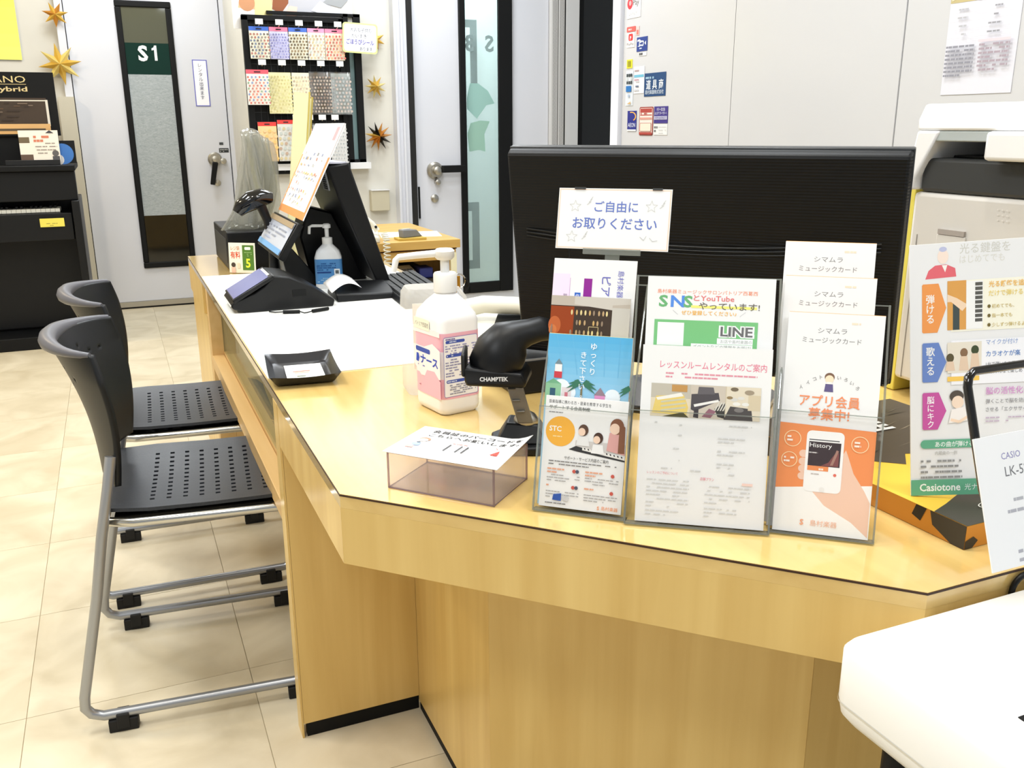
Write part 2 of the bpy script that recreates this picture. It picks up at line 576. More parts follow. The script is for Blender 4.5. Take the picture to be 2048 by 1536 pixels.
b = MB(LGREY).box(2.213, 2.25, 3.98, 4.04, 0, 2.4).box(2.258, 2.294, 3.98, 4.04, 0, 2.4)
tr4 = struct('trim_4', b)
p = Print(3e-4, 0)
for k in range(110):
    for xx in (2.222, 2.231, 2.240, 2.267, 2.276, 2.285):
        p.m = BLACKM
        zz = 1.02+k*.008+(.004 if int(xx*1000) % 2 else 0)
        p.add([(xx, zz, 3e-4), (xx+.004, zz, 3e-4), (xx+.004, zz+.004, 3e-4), (xx, zz+.004, 3e-4)], [(0, 1, 2, 3)])
p.put(tr4, T(0, 3.98, 0, 90), 'perforation')['kind'] = 'stuff'
b = MB(mat('post_grey_white', (206, 206, 206), .5)).box(2.305, 2.385, 3.97, 4.1, 0, 2.6)
b.m = RUBBER
b.box(2.294, 2.305, 3.985, 4.1, 0, 2.6)
struct('trim_5', b)
b = MB(DARKG).box(2.43, 3.2, 4.08, 4.10, 0, 2.6)
b.m = BLACKM
b.box(2.386, 2.43, 4.0, 4.1, 0, 2.6)
w2 = struct('window_2', b)
w2['label'] = 'dark unlit glass front beside white post'

# glossy white panel wall behind the printer
GLOSSW = mat('gloss_white_panel', (200, 200, 201), .16, spec=.5)
b = MB(WALLW).box(1.83, 1.92, -2.6, 2.47, 0, 2.7)
wr = struct('wall_right', b)
pm = None
for y1 in (2.462, 1.698, .924, .15, -.624, -1.4):
    if pm is None:
        pm = MB(GLOSSW).box(1.82, 1.8295, -.769, 0, .08, 2.6).build('panel', wr, bevel=.0015)
        o = pm
    else:
        o = pm.copy()
        COL.objects.link(o)
    o.location = (0, y1, 0)
b = MB(mat('white_aluminium', (226, 228, 236), .3)).box(1.805, 1.93, 2.472, 2.535, 0, 2.7)
struct('trim_6', b)
# ------------------------------------------------------------------ service counter
ct = thing('service_counter', 'L-shaped pale maple service counter with cut-off corner and glass front pane', 'counter')
top = [(0, 0), (.49, -.5), (1.80, -.5), (1.80, .22), (1.0, .22), (.62, .62), (.62, 2.46), (0, 2.46)]
MB(WOOD_TOP).prism(top, .70, .7195).build('worktop', ct)
def offs(poly, d):
    n, out = len(poly), []
    for i in range(n):
        p0, p1, p2 = Vector(poly[i-1]), Vector(poly[i]), Vector(poly[(i+1) % n])
        a, c = (p1-p0).normalized(), (p2-p1).normalized()
        n1, n2 = Vector((a.y, -a.x)), Vector((c.y, -c.x))
        k = (n1+n2)/(1+n1.dot(n2))
        out.append(tuple(p1+k*d))
    return out
MB(EDGE).prism(offs(top, .0008), .7165, .7188).build('edge_line', ct)
# apron under the worktop
A = .62
q = .7071
b = MB(WOOD_V).prism([(0, 0), (.49, -.5), (.49+.02, -.48), (.02, .02)], A, .6999)
b.build('apron', ct)
MB(WOOD_V).box(.4905, 1.80, -.4995, -.48, A, .6999).build('apron', ct)
MB(WOOD_V).prism([(0, .0005), (0, .4995), (.02, .4995), (.02, .0205)], A, .6999).build('apron', ct)
MB(WOOD_V).box(0, .02, 1.94, 2.46, .60, .6999).build('apron', ct)
# end panel and angled base
b = MB(WOOD_V).box(.004, .2435, .5, .52, .032, .6999)
b.build('end_panel', ct)
MB(WOOD_V).box(-.0005, .0035, .5005, .545, .0, .6999).build('panel_edge', ct)
MB(BLACKM).box(.01, .2435, .503, .52, 0, .0315).build('kick_strip', ct)
MB(WOOD_V).box(.244, .262, .098, .522, .02, .6199).build('base_panel', ct)
MB(WOOD_V).prism([(.244, .0975), (.59, -.2485), (.6, -.2285), (.262, .1075)], .02, .6199).build('base_panel', ct)
MB(WOOD_V).box(.5915, 1.70, -.2475, -.2295, .02, .6199).build('base_panel', ct)
b = MB(BLACKM).box(.2455, .262, .098, .5, 0, .0195).prism([(.245, .0975), (.59, -.2475), (.6, -.2285), (.262, .1075)], 0, .0195).box(.5915, 1.7, -.2465, -.2295, 0, .0195)
b.build('kick_strip', ct)
# display case along the customer side
b = MB(WOOD_PALE).box(0, .035, .545, 1.79, .455, .495).box(.0355, .060, .545, 1.79, .470, .505)
b.build('case_rail', ct, bevel=.0015)
GL = MB(GLASSG).box(.036, .041, .55, 1.79, .497, .6995)
GL.build('glass_pane', ct)
b = MB(WOOD_PALE).box(.0, .05, 1.79, 1.83, .0, .6995).box(.05, .075, 1.79, 1.83, .0, .6995)
b.build('case_post', ct, bevel=.0015)
MB(WOOD_V).box(0.005, .60, 1.90, 2.45, .04, .599).build('far_cabinet', ct)
MB(CHROME).box(.030, .044, 1.30, 1.62, .676, .690).build('glass_channel', ct)

# white sheet laid on the counter
mt = MB(mat('white_desk_mat', (246, 246, 240), .4)).prism([(.003, .606), (.002, 1.93), (.60, 1.93), (.60, .60)], .7197, .7212)
tag(mt.build('desk_mat', None), 'thin white sheet covering the far arm of the wooden counter', 'desk mat')

# ------------------------------------------------------------------ chairs
def make_chair(label):
    t = thing('stacking_chair', label, 'chair', group='black perforated chairs at the counter')
    # seat: flat shell with slot holes, front edge rolled down; local +X faces the counter
    xs = [-.20, -.19]
    x = -.112
    for k in range(9):
        xs += [x, x+.009]
        x += .0315
    xs += [.165, .19, .205]
    ys = [-.195, -.18]
    y = -.142
    for k in range(12):
        ys += [y, y+.010]
        y += .0249
    ys += [.18, .195]
    def hz(x, y):
        z = .450+.012*(abs(y)/.2)**2+.006*max(0, -x/.2)
        if x > .165:
            z -= (x-.165)**2*14
        return z
    vs, fs = [], []
    nx, ny = len(xs), len(ys)
    for yy in ys:
        for xx in xs:
            y2 = yy*(.80 if xx < -.195 else (.93 if xx < -.185 else 1))
            vs.append((xx, y2, hz(xx, yy)))
    for j in range(ny-1):
        for i in range(nx-1):
            hole = (2 <= i <= 18 and i % 2 == 0 and 2 <= j <= 24 and j % 2 == 0)
            if not hole:
                fs.append((j*nx+i, j*nx+i+1, (j+1)*nx+i+1, (j+1)*nx+i))
    b = MB(CHAIRP).add(vs, fs)
    b.build('seat', t, solid=.007)
    MB(BLACKM).prism([(-.18, -.15), (.16, -.165), (.16, .165), (-.18, .15)], .425, .4405).build('seat_pan', t, bevel=.004)
    # backrest: scooped shell, thick top rim, a few peg holes
    nu, nv = 24, 16
    def back(u, v):
        s = u*2-1
        z = .510+.270*v-.004*s*s*v
        bulge = .092*(1-abs(s)**2.2)
        curve = -.012*v**2+.012*math.sin(v*math.pi)
        wid = .172+.034*v-.02*max(0, v-.8)*5*abs(s)**6
        return (-.162-bulge*(.40+.60*v)+curve, s*wid, z)
    holes = {(6, 11), (6, 13), (8, 12), (16, 11), (16, 13), (18, 12), (4, 12), (20, 12), (8, 10), (18, 10)}
    hs = MB(mat('chair_back_black', (20, 22, 24), .42, spec=.4))
    N = 3
    hs.grid(back, nu*N, nv*N, lambda i, j: (i//N, j//N) in holes and i % N == 1 and j % N == 1)
    hs.build('backrest', t, smooth=50, solid=.012)
    rim = [back(k/24, 1) for k in range(25)]
    MB(mat('chair_rim_grey', (92, 92, 98), .4)).tube([(p[0]-.006, p[1], p[2]) for p in rim], [.005]+[.006+.012*math.sin(math.pi*k/24)**1.5 for k in range(1, 24)]+[.005], 10).build('back_rim', t, smooth=60)
    # sled frame: one bent tube each side
    for s in (-1, 1):
        y = s*.205
        pts = [(-.168, y*.88, .575), (-.178, y*.93, .52), (-.20, y*.98, .42), (-.222, y, .30), (-.270, y, .085), (-.272, y, .06), (-.262, y, .045), (-.240, y, .036), (.185, y, .036), (.205, y, .042), (.213, y, .06), (.205, y, .20), (.19, y*.985, .425)]
        lg = MB(GREYTUBE).tube(pts, .0105, 10).build('sled_leg', t, smooth=60)
        for x in (-.205, .15):
            MB(RUBBER).box(x-.028, x+.028, s*.205-.013, s*.205+.013, .0, .027).box(x-.012, x+.012, s*.205-.016, s*.205+.016, .008, .04).build('foot_glide', lg, bevel=.002)
    r = .215
    pts = [(.19, -.2, .437), (-.14, -.196, .442), (-.185, -.18, .442), (-.195, -.16, .442), (-.195, .16, .442), (-.185, .18, .442), (-.14, .196, .442), (.19, .2, .437)]
    MB(CHROME).tube(pts, .0095, 10).build('seat_frame', t, smooth=60)
    return t
ch = make_chair('black perforated plastic chair nearest the camera, tucked under the counter')
ch.location = (-.105, .868, 0)
ch.rotation_euler = (0, 0, R(-5))
c2 = dup(ch)
c2['label'] = 'black perforated plastic chair standing second, nearer the piano'
c2.location = (-.095, 1.405, 0)
c2.rotation_euler = (0, 0, R(-2))
# ------------------------------------------------------------------ leaflet holders on the bevelled corner
def lean_frame(p0, ang, off=0, u=0, v=0, a=14, z=.7225):
    bx, by = -math.sin(R(ang)), math.cos(R(ang))
    return T(p0[0]+bx*off, p0[1]+by*off, z, 90-a, 0, ang) @ Matrix.Translation((u, v, 0))
K = (60, 60, 62)
GREY = (150, 150, 152)
RED = (214, 72, 60)
ORANGE = (240, 140, 66)
BLUEI = (70, 96, 190)

def holder(label, p0, ang, w_, hback, hfront, depth):
    t = thing('leaflet_holder', label, 'leaflet holder', group='clear acrylic leaflet holders on the counter')
    t.matrix_world = lean_frame(p0, ang)
    m = .0035
    MB(ACRYL).box(-m, w_+m, 0, hback, -depth-.002, -depth).build('back_plate', t)
    MB(ACRYL).box(-m, w_+m, -.001, hfront, .0035, .0055).build('front_plate', t)
    for x in (-m-.002, w_+m):
        b = MB(ACRYL).add([(x, 0, .0055), (x, hfront, .0055), (x, hback*.75, -depth*.5), (x, hback, -depth-.002), (x, 0, -depth-.002),
                           (x+.002, 0, .0055), (x+.002, hfront, .0055), (x+.002, hback*.75, -depth*.5), (x+.002, hback, -depth-.002), (x+.002, 0, -depth-.002)],
                          [(0, 1, 2, 3, 4), (9, 8, 7, 6, 5), (0, 5, 6, 1), (1, 6, 7, 2), (2, 7, 8, 3), (3, 8, 9, 4), (4, 9, 5, 0)])
        b.build('side_plate', t)
    b = MB(ACRYLE)
    b.box(-m-.002, w_+m+.002, hfront-.0012, hfront, .0033, .0057).box(-m-.002, w_+m+.002, -.002, .0, -depth-.002, .0057)
    for x in (-m-.002, w_+m):
        b.box(x, x+.002, 0, hfront, .0040, .0062)
        b.tube([(x+.001, hfront, .004), (x+.001, hback*.75, -depth*.5), (x+.001, hback, -depth-.001)], .0013, 6)
    b.box(-m, w_+m, hback-.0015, hback, -depth-.0022, -depth)
    b.build('polished_edge', t)
    return t
H1, A1 = (.213, -.152), -41.2
H2, A2 = (.296, -.232), -35.2
H3, A3 = (.438, -.321), -40.4
holder('clear acrylic holder with blue and STC leaflets under the handwritten sign', H1, A1, .105, .285, .128, .037)
holder('wide clear acrylic holder with white lesson room flyers', H2, A2, .157, .296, .135, .020)
holder('clear acrylic holder with orange phone card leaflets', H3, A3, .105, .27, .142, .029)

# handwritten sign above the first holder
W, Hh = .142, .0755
p = Print()
p.frame(.001, .001, W-.002, Hh-.002, .0012, (246, 214, 190))
p.text('ご自由に', .074, .0475, .0145, (104, 124, 196), bold=.012).text('お取りください', .073, .0265, .0155, (104, 124, 196), bold=.012)
for sx, sy in ((.022, .048), (.020, .010), (.118, .049)):
    pts = []
    for k in range(11):
        r_ = .0075 if k % 2 == 0 else .0032
        pts.append((sx+r_*math.sin(k*math.pi/5), sy+.005+r_*math.cos(k*math.pi/5)))
    p.line(pts, .0005, (206, 206, 204))
for sx, sy in ((.037, .055), (.033, .012), (.128, .052)):
    for k in range(3):
        p.line([(sx+k*.002, sy+k*.003), (sx+.005+k*.001, sy+.004+k*.003)], .0006, (190, 190, 188))
p.line([(.106, .017), (.111, .013), (.114, .018)], .0006, (190, 190, 188)).line([(.118, .016), (.122, .012), (.128, .013)], .0006, (190, 190, 188))
sg = sheet('paper_sign', 'white card sign in blue Japanese handwriting above the leaflets', 'sign', lean_frame(H1, A1, .036, -.0105, .317), W, Hh, .001, None, p)
MB(ACRYLE).box(.036, .108, -.006, .001, -.004, .0015).box(.064, .082, -.03, -.005, -.004, -.002).build('clip', sg)
MB(DGREY).box(.020, .034, Hh-.0015, Hh+.0012, -.002, .001).box(.118, .130, Hh-.0015, Hh+.0012, -.002, .001).build('tape', sg)

# leaflets of holder one
p = Print()
w_, h = .105, .304
p.rect(0, .16, .022, .125, (246, 224, 244)).rect(.022, .18, .0006, .10, (200, 160, 205)).rect(.029, .19, .0075, .072, (48, 104, 196)).rect(.040, .19, .0105, .090, (146, 44, 150))
p.vtext('作業内容', .0328, .2555, .0058, (240, 240, 250), gap=1.1)
p.text('ピア', .063, .283, .0135, (112, 112, 190), 'L', rot=-90, bold=.01).text('島村楽器 ミ', .083, .291, .0085, (112, 112, 196), 'L', rot=-90)
p.text('調律', .015, .26, .0055, (120, 110, 130), 'L', rot=-90)
sheet('leaflet', 'white leaflet with purple block and sideways Japanese title behind the others', 'leaflet', lean_frame(H1, A1, .031, -.009, .001), w_, h, .0022, None, p, 'leaflets in the left holder')
p = Print()
w_, h = .100, .259
p.rect(0, .15, w_, .109, (66, 54, 46)).rect(0, .15, .030, .096, (150, 66, 30)).rect(.078, .15, .022, .109, (202, 198, 190)).rect(0, .247, w_, .012, (190, 180, 168)).poly([(0, .259), (.03, .259), (.03, .249), (.078, .244), (.078, .25), (w_, .252), (w_, .259)], (205, 199, 190))
p.disc(.006, .222, .008, (190, 100, 56), ey=1.4).disc(.004, .216, .005, (205, 120, 70), ey=1.3)
for j in range(5):
    for i in range(9):
        c = random.choice(((206, 170, 110), (224, 206, 150), (190, 160, 120), (150, 130, 110)))
        if random.random() < .85:
            p.disc(.028+i*.0055+random.uniform(-.001, .001), .239-j*.0125, .0013, c, 10, 2.6)
p.line([(.05, .205), (.062, .205), (.062, .222), (.05, .222), (.05, .205)], .0006, (220, 200, 150))
sheet('leaflet', 'leaflet with dark photo of brass fittings in a wooden case', 'leaflet', lean_frame(H1, A1, .0225, -.007, .001), w_, h, .0022, None, p, 'leaflets in the left holder')
p = Print()
w_, h = .105, .2135
for k in range(12):
    c = tuple(int(a+(b_-a)*k/11) for a, b_ in zip((176, 214, 236), (92, 178, 226)))
    p.rect(0, .115+k*.0082, w_, .0084, c)
p.rect(0, 0, w_, .115, (176, 214, 236))
for k in range(5):
    p.line([(.01+k*.02, .213), (.022+k*.017, .165)], .0005, (110, 186, 228))
p.disc(.02, .146, .012, (236, 244, 248)).disc(.085, .14, .010, (236, 244, 248)).disc(.03, .142, .009, (236, 244, 248))
p.rect(.0, .125, .020, .027, (146, 196, 158)).poly([(0, .152), (.010, .158), (.020, .152)], (120, 178, 140)).rect(.006, .136, .007, .010, (60, 96, 120)).rect(.010, .159, .010, .009, (206, 70, 80)).rect(.0105, .167, .009, .009, (240, 240, 240)).poly([(.010, .176), (.015, .183), (.020, .176)], (120, 140, 150))
p.rect(.021, .12, .012, .028, (226, 214, 214)).rect(.025, .122, .004, .02, (206, 120, 130)).rect(.063, .125, .013, .016, (226, 150, 196)).poly([(.062, .141), (.0695, .151), (.077, .141)], (150, 130, 140)).poly([(.078, .125), (.092, .136), (.105, .131), (.105, .12), (.078, .12)], (222, 160, 60)).poly([(.076, .12), (.086, .132), (.092, .126), (.092, .12)], (130, 190, 90))
for cx, cy, s in ((.046, .151, 1), (.108, .149, .8)):
    p.poly([(cx-.001, cy), (cx+.001, cy), (cx+.002, .12), (cx-.0015, .12)], (130, 120, 90))
    for a in (0, 30, 60, 120, 150, 180, 205, -25):
        ex, ey_ = cx+.02*s*math.cos(R(a)), cy+.012*s*math.sin(R(a))-.004
        if ex > .1045:
            continue
        p.poly([(cx, cy+.002), ((cx+ex)/2, (cy+ey_)/2+.005), (ex, ey_), ((cx+ex)/2, (cy+ey_)/2+.001)], (64, 120, 96))
p.vtext('ゆっくり', .058, .197, .0095, (244, 250, 252), .01).vtext('きて下さい。', .046, .186, .0090, (244, 250, 252), .01)
bl = sheet('leaflet', 'bright blue sky leaflet with palm trees and white vertical lettering', 'leaflet', lean_frame(H1, A1, .012, -.004, .001), w_, h, .006, None, p, 'leaflets in the left holder', edge=mat('yellowed_edge', (238, 226, 160), .6))
p = Print()
w_, h = .103, .137
p.text('音楽指導に携わる方・音楽を教育する学生を', .043, .1285, .0048, K, fit=.078).text('サポートする会員制度', .005, .1215, .0052, K, 'L').greek(.048, .1225, .014, 1, .004, K).greek(.005, .1165, .03, 1, .003, GREY)
p.disc(.021, .094, .0185, (246, 182, 72), 32).text('STC', .007, .094, .0088, (250, 250, 246), 'L', .02).greek(.007, .087, .028, 1, .003, (250, 226, 170))
p.rect(.041, .073, .062, .012, (210, 206, 204)).poly([(.033, .073), (.042, .078), (.103, .066), (.103, .064), (.045, .071)], (60, 60, 62)).poly([(.05, .077), (.103, .0695), (.103, .066), (.05, .0735)], (238, 236, 232))
for k in range(11):
    x = .052+k*.0046
    p.poly([(x, .0765-.0006*k), (x+.0016, .0763-.0006*k), (x+.0022, .0745-.0006*k), (x+.0006, .0747-.0006*k)], (40, 40, 42))
for cx, cy, r_, hair, top_ in ((.050, .098, .0062, (96, 72, 60), (236, 236, 236)), (.069, .090, .0060, (80, 58, 50), (244, 244, 244)), (.091, .106, .0085, (136, 92, 70), (222, 168, 164))):
    p.poly([(cx-r_*1.3, cy-.030 if cx > .08 else cy-.019), (cx-r_, cy-.008), (cx+r_, cy-.008), (cx+r_*1.4, cy-.034 if cx > .08 else cy-.019)], top_)
    p.disc(cx, cy, r_, hair, 18, 1.15).disc(cx-r_*.3, cy-r_*.35, r_*.72, (244, 214, 192), 16, 1.1)
p.poly([(.094, .112), (.101, .106), (.102, .074), (.094, .074)], (136, 92, 70))
p.text('サポート・サービス内容のご案内', .056, .0605, .0048, K, fit=.055).greek(.009, .0565, .085, 2, .0036, (130, 128, 128), .0012)
for x in (.008, .056):
    for y in (.0445, .024):
        p.greek(x, y+.002, .022, 1 if y < .03 else 2, .004, (232, 170, 140), .0018).greek(x, y-.005, .042, 3, .0034, (168, 166, 166), .0010)
for x, y in ((.042, .0465), (.046, .0465), (.090, .0455), (.042, .0265), (.046, .0265), (.090, .0245)):
    p.disc(x, y, .0023, (206, 96, 84) if x != .046 else (86, 92, 110), 12)
p.poly([(.017, .009), (.018, .016), (.028, .018), (.028, .0085)], (56, 92, 176)).poly([(.029, .010), (.030, .0165), (.038, .0135), (.0365, .0085)], (206, 206, 208))
p.greek(.008, .0045, .05, 1, .004, (130, 128, 128), .0013).text('島村楽器', .089, .0035, .0052, (240, 150, 90)).text('S', .075, .003, .006, (240, 150, 90), bold=.02)
sheet('leaflet', 'white postcard leaflet with orange STC circle and piano lesson picture', 'leaflet', lean_frame(H1, A1, 0, .001, .004), w_, h, .004, None, p, 'leaflets in the left holder')

# flyers of holder two
p = Print()
w_, h = .148, .2905
Y0 = h
p.text('島村楽器ミュージックサロンパトリア西葛西', .070, Y0-.0245, .0068, (246, 150, 110), fit=.116, bold=.006)
for ch_, x, c in (('S', .012, (112, 180, 122)), ('N', .026, (92, 146, 230)), ('S', .041, (112, 180, 122))):
    p.text(ch_, x+.002, Y0-.0445, .0235, c, 'L', .03)
p.rect(.052, Y0-.0455, .076, .0038, (246, 240, 130))
p.text('とYouTube', .078, Y0-.0345, .0108, (232, 120, 120), fit=.047, bold=.01).text('やっています!', .096, Y0-.0465, .0118, (110, 106, 96), fit=.070, bold=.01)
p.text('ぜひ登録してください♪', .073, Y0-.0555, .0072, (248, 186, 60), fit=.064, bold=.008).text('＼', .034, Y0-.0555, .007, GREY).text('／', .112, Y0-.0555, .007, GREY)
p.rect(.010, Y0-.110, .120, .046, (126, 196, 132))
p.rect(.014, Y0-.102, .031, .034, (244, 246, 244))
p.text('LINE', .106, Y0-.0855, .0195, (250, 252, 250), fit=.041, bold=.11).text('LINE', .106, Y0-.0855, .0195, (112, 112, 114), fit=.037, bold=.025)
p.rect(.084, Y0-.0975, .041, .0085, (248, 250, 248)).text('お店や島村楽器の', .106, Y0-.0955, .0055, (150, 152, 150), fit=.036).rect(.054, Y0-.105, .071, .007, (248, 250, 248)).text('イベントなどの情報をお届け!', .09, Y0-.1035, .005, (150, 152, 150), fit=.066)
p.v = [(x, Y0-(Y0-y)*.80, z) for x, y, z in p.v]
sheet('flyer', 'white SNS and LINE flyer with green panel standing at the back', 'flyer', lean_frame(H2, A2, .013, .008, .001), w_, h, .0016, None, p)
p = Print()
w_, h = .149, .2105
p.text('レッスンルームレンタルのご案内', .082, h-.026, .0100, (232, 124, 150), fit=.122, bold=.004)
p.greek(.028, h-.0335, .105, 2, .0042, (226, 150, 166), .0019)
yb = h-.084
p.rect(.012, yb, .126, .039, (226, 214, 188))
p.rect(.012, yb+.022, .046, .017, (196, 190, 176)).poly([(.014, yb+.004), (.018, yb+.024), (.050, yb+.027), (.056, yb+.012), (.054, yb+.002)], (232, 206, 120)).poly([(.018, yb+.022), (.047, yb+.029), (.050, yb+.025), (.020, yb+.019)], (240, 238, 230))
for k in range(3):
    p.poly([(.024, yb+.006+k*.005), (.053, yb+.011+k*.005), (.053, yb+.013+k*.005), (.024, yb+.008+k*.005)], (206, 204, 180))
p.rect(.036, yb+.03, .018, .008, (196, 150, 90)).poly([(.026, yb), (.05, yb+.006), (.057, yb), ], (90, 86, 60))
p.rect(.058, yb, .040, .039, (206, 196, 182)).poly([(.059, yb+.010), (.059, yb+.028), (.090, yb+.031), (.092, yb+.022), (.063, yb+.008)], (84, 80, 84)).poly([(.066, yb+.028), (.067, yb+.037), (.084, yb+.037), (.086, yb+.029)], (104, 100, 104)).poly([(.062, yb+.016), (.090, yb+.023), (.091, yb+.0205), (.063, yb+.013)], (238, 236, 232))
p.poly([(.062, yb+.001), (.063, yb+.010), (.068, yb+.011), (.068, yb)], (70, 66, 70)).poly([(.072, yb+.002), (.080, yb+.012), (.088, yb+.009), (.082, yb+.001)], (150, 106, 120)).poly([(.086, yb+.012), (.098, yb+.020), (.098, yb+.001), (.09, yb+.003)], (70, 68, 66))
for k in range(4):
    p.poly([(.086+k*.003, yb+.010), (.0875+k*.003, yb+.010), (.092+k*.003, yb+.020), (.0905+k*.003, yb+.020)], (220, 216, 206))
p.rect(.099, yb, .039, .039, (226, 216, 196)).poly([(.097, yb), (.104, yb+.016), (.128, yb+.014), (.13, yb)], (84, 80, 80)).rect(.124, yb+.012, .014, .018, (214, 200, 172))
for cx, cy, r_, c in ((.108, yb+.024, .0042, (214, 212, 206)), (.116, yb+.026, .004, (222, 220, 214)), (.111, yb+.019, .0045, (236, 234, 228)), (.121, yb+.019, .0042, (234, 232, 226)), (.114, yb+.012, .0055, (128, 124, 122)), (.103, yb+.026, .0035, (150, 130, 96)), (.108, yb+.036, .0045, (120, 108, 90)), (.125, yb+.033, .0055, (164, 150, 130))):
    p.disc(cx, cy, r_, c, 14, .5)
G2 = (214, 214, 214)
for x, y, L, n in ((.018, h-.092, .006, 1), (.047, h-.094, .006, 1), (.104, h-.092, .026, 2), (.036, h-.106, .028, 1), (.092, h-.107, .032, 2), (.041, h-.122, .018, 1), (.092, h-.122, .032, 2), (.041, h-.136, .014, 1), (.092, h-.137, .032, 2), (.028, h-.146, .022, 1), (.062, h-.147, .022, 1), (.096, h-.149, .030, 1)):
    p.greek(x, y, L, n, .0042, G2, .0016, .6)
p.text('レッスンのご予約について', .030, h-.1525, .0036, (226, 150, 160), fit=.036).text('店舗プラン', .082, h-.1565, .0040, (226, 130, 150), fit=.016)
p.greek(.012, h-.160, .050, 8, .0045, G2, .0013, .7).greek(.080, h-.164, .052, 5, .0048, G2, .0013, .55).greek(.012, h-.197, .040, 2, .0045, G2, .0013, .7).greek(.080, h-.190, .038, 3, .0045, G2, .0013, .7).rect(.122, h-.160, .012, .003, (246, 214, 204))
sheet('flyer', 'white lesson room rental flyer with pink title and instrument photos', 'flyer', lean_frame(H2, A2, 0, .007, .002), w_, h, .005, None, p)

# card leaflets of holder three
def music_card(p, w_, h):
    p.text('シマムラ', .049, h-.0225, .0072, (140, 138, 138), fit=.0315).text('ミュージックカード', .049, h-.0335, .0072, (140, 138, 138), fit=.064).greek(.066, h-.0115, .022, 1, .004, (248, 226, 200), .0022, .7)
for k, (o, top_, nm) in enumerate(((.020, .334, 'white music card leaflet standing tallest at the back'), (.010, .2955, 'white music card leaflet in the middle of the stepped three'))):
    p = Print()
    music_card(p, .1, top_-.001)
    sheet('leaflet', nm, 'leaflet', lean_frame(H3, A3, o, (-.011, -.008)[k], .001), .1, top_-.001, .004, None, p, 'music card leaflets', edge=mat('orange_edge', (246, 190, 130), .6))
p = Print()
w_, h = .1045, .2545
music_card(p, w_, h)
p.disc(.050, .182, .0055, (128, 100, 82), 16, .9).disc(.050, .1795, .0047, (246, 226, 196), 16, 1).poly([(.045, .165), (.046, .174), (.054, .174), (.055, .165)], (104, 96, 140)).poly([(.047, .174), (.0475, .1765), (.0525, .1765), (.053, .174)], (250, 246, 240))
for st, pts in (('イイコト', ((.021, .167, 48), (.028, .1725, 36), (.0345, .177, 24), (.041, .1795, 10))), ('いろいろ', ((.060, .180, -8), (.067, .1785, -18), (.0735, .175, -30), (.0795, .170, -40)))):
    for ch_, (x, y, a) in zip(st, pts):
        p.text(ch_, x, y, .0052, (130, 128, 128), rot=a)
p.text('アプリ会員', .052, .1485, .0145, (244, 150, 104), fit=.066, bold=.014).text('募集中!', .052, .1335, .0145, (244, 150, 104), fit=.045, bold=.014)
p.poly([(.0, .050), (.105, .062), (.105, .1235), (0, .1265)], (244, 152, 96))
p.poly([(.0, .050), (.105, .062), (.105, 0), (0, 0)], (250, 249, 247))
skin = (244, 206, 184)
p.poly([(.068, .088), (.074, .100), (.078, .090), (.084, .074), (.097, .055), (.104, .042), (.104, .002), (.085, .018), (.055, .034), (.040, .050), (.050, .06)], skin)
for y in (.092, .083, .0745, .066):
    p.disc(.028, y, .0046, skin, 14, .95).rect(.028, y-.0042, .012, .0084, skin)
p.poly(rrect(.0305, .0715, .049, .1195, .0055), (250, 250, 250))
p.rect(.0335, .0790, .035, .028, (70, 60, 64)).rect(.0335, .1085, .033, .0012, (96, 98, 102)).text('History', .0465, .1005, .0072, (250, 250, 250), fit=.024, bold=.0).poly([(.048, .0795), (.056, .084), (.062, .094), (.067, .096), (.067, .080)], (134, 84, 84)).poly([(.058, .081), (.061, .081), (.0665, .098), (.064, .099)], (170, 132, 120)).greek(.034, .0935, .016, 1, .003, (210, 206, 206), .0013)
p.rect(.0335, .0735, .023, .0055, (240, 150, 96)).greek(.046, .0745, .009, 1, .003, (255, 240, 226), .002).disc(.064, .070, .0018, (232, 120, 104), 12).greek(.038, .069, .016, 1, .004, (200, 190, 186), .0012).disc(.051, .052, .003, (240, 238, 236), 14)
for x, y, r_ in ((.015, .1085, .0095), (.013, .084, .0090), (.0885, .1075, .0095)):
    p.ring(x, y, r_, .0009, (255, 224, 178), 24).greek(x-.006, y+.001, .012, 2, .004, (255, 240, 226), .0022)
p.text('島村楽器', .056, .010, .0075, (246, 190, 160)).text('S', .032, .0095, .009, (246, 170, 130), bold=.03)
sheet('leaflet', 'white and orange app membership leaflet with hand holding a smartphone', 'leaflet', lean_frame(H3, A3, 0, -.001, .001), w_, h, .005, None, p, 'music card leaflets', edge=mat('orange_edge', (246, 190, 130), .6))

# ------------------------------------------------------------------ clear box with barcode card
def ring_box(b, x0, x1, y0, y1, z0, z1, t):
    b.box(x0, x1, y0, y0+t, z0, z1).box(x0, x1, y1-t, y1, z0, z1).box(x0, x0+t, y0+t, y1-t, z0, z1).box(x1-t, x1, y0+t, y1-t, z0, z1)
    return b
bx = thing('acrylic_box', 'empty clear acrylic box under the barcode card', 'box', (.0643, -.0064, .7202), R(-48))
PINKAC = clear_mat('pinkish_acrylic', (254, 252, 253), .12, .13, (246, 243, 248))
MB(PINKAC).box(.0025, .1515, .0025, .0985, 0, .002).build('bottom', bx)
ring_box(MB(PINKAC), 0, .154, 0, .101, 0, .050, .0025).build('wall', bx)
b = MB(clear_mat('pink_edge', (220, 206, 210), .4, .4, (190, 172, 178)))
for x, y in ((0, 0), (.154, 0), (.154, .101), (0, .101)):
    b.tube([(x, y, 0), (x, y, .05)], .0014, 6)
for z in (.0006, .0498):
    b.tube([(0, 0, z), (.154, 0, z), (.154, .101, z), (0, .101, z)], .0011, 6, closed=True)
b.build('polished_edge', bx)
p = Print()
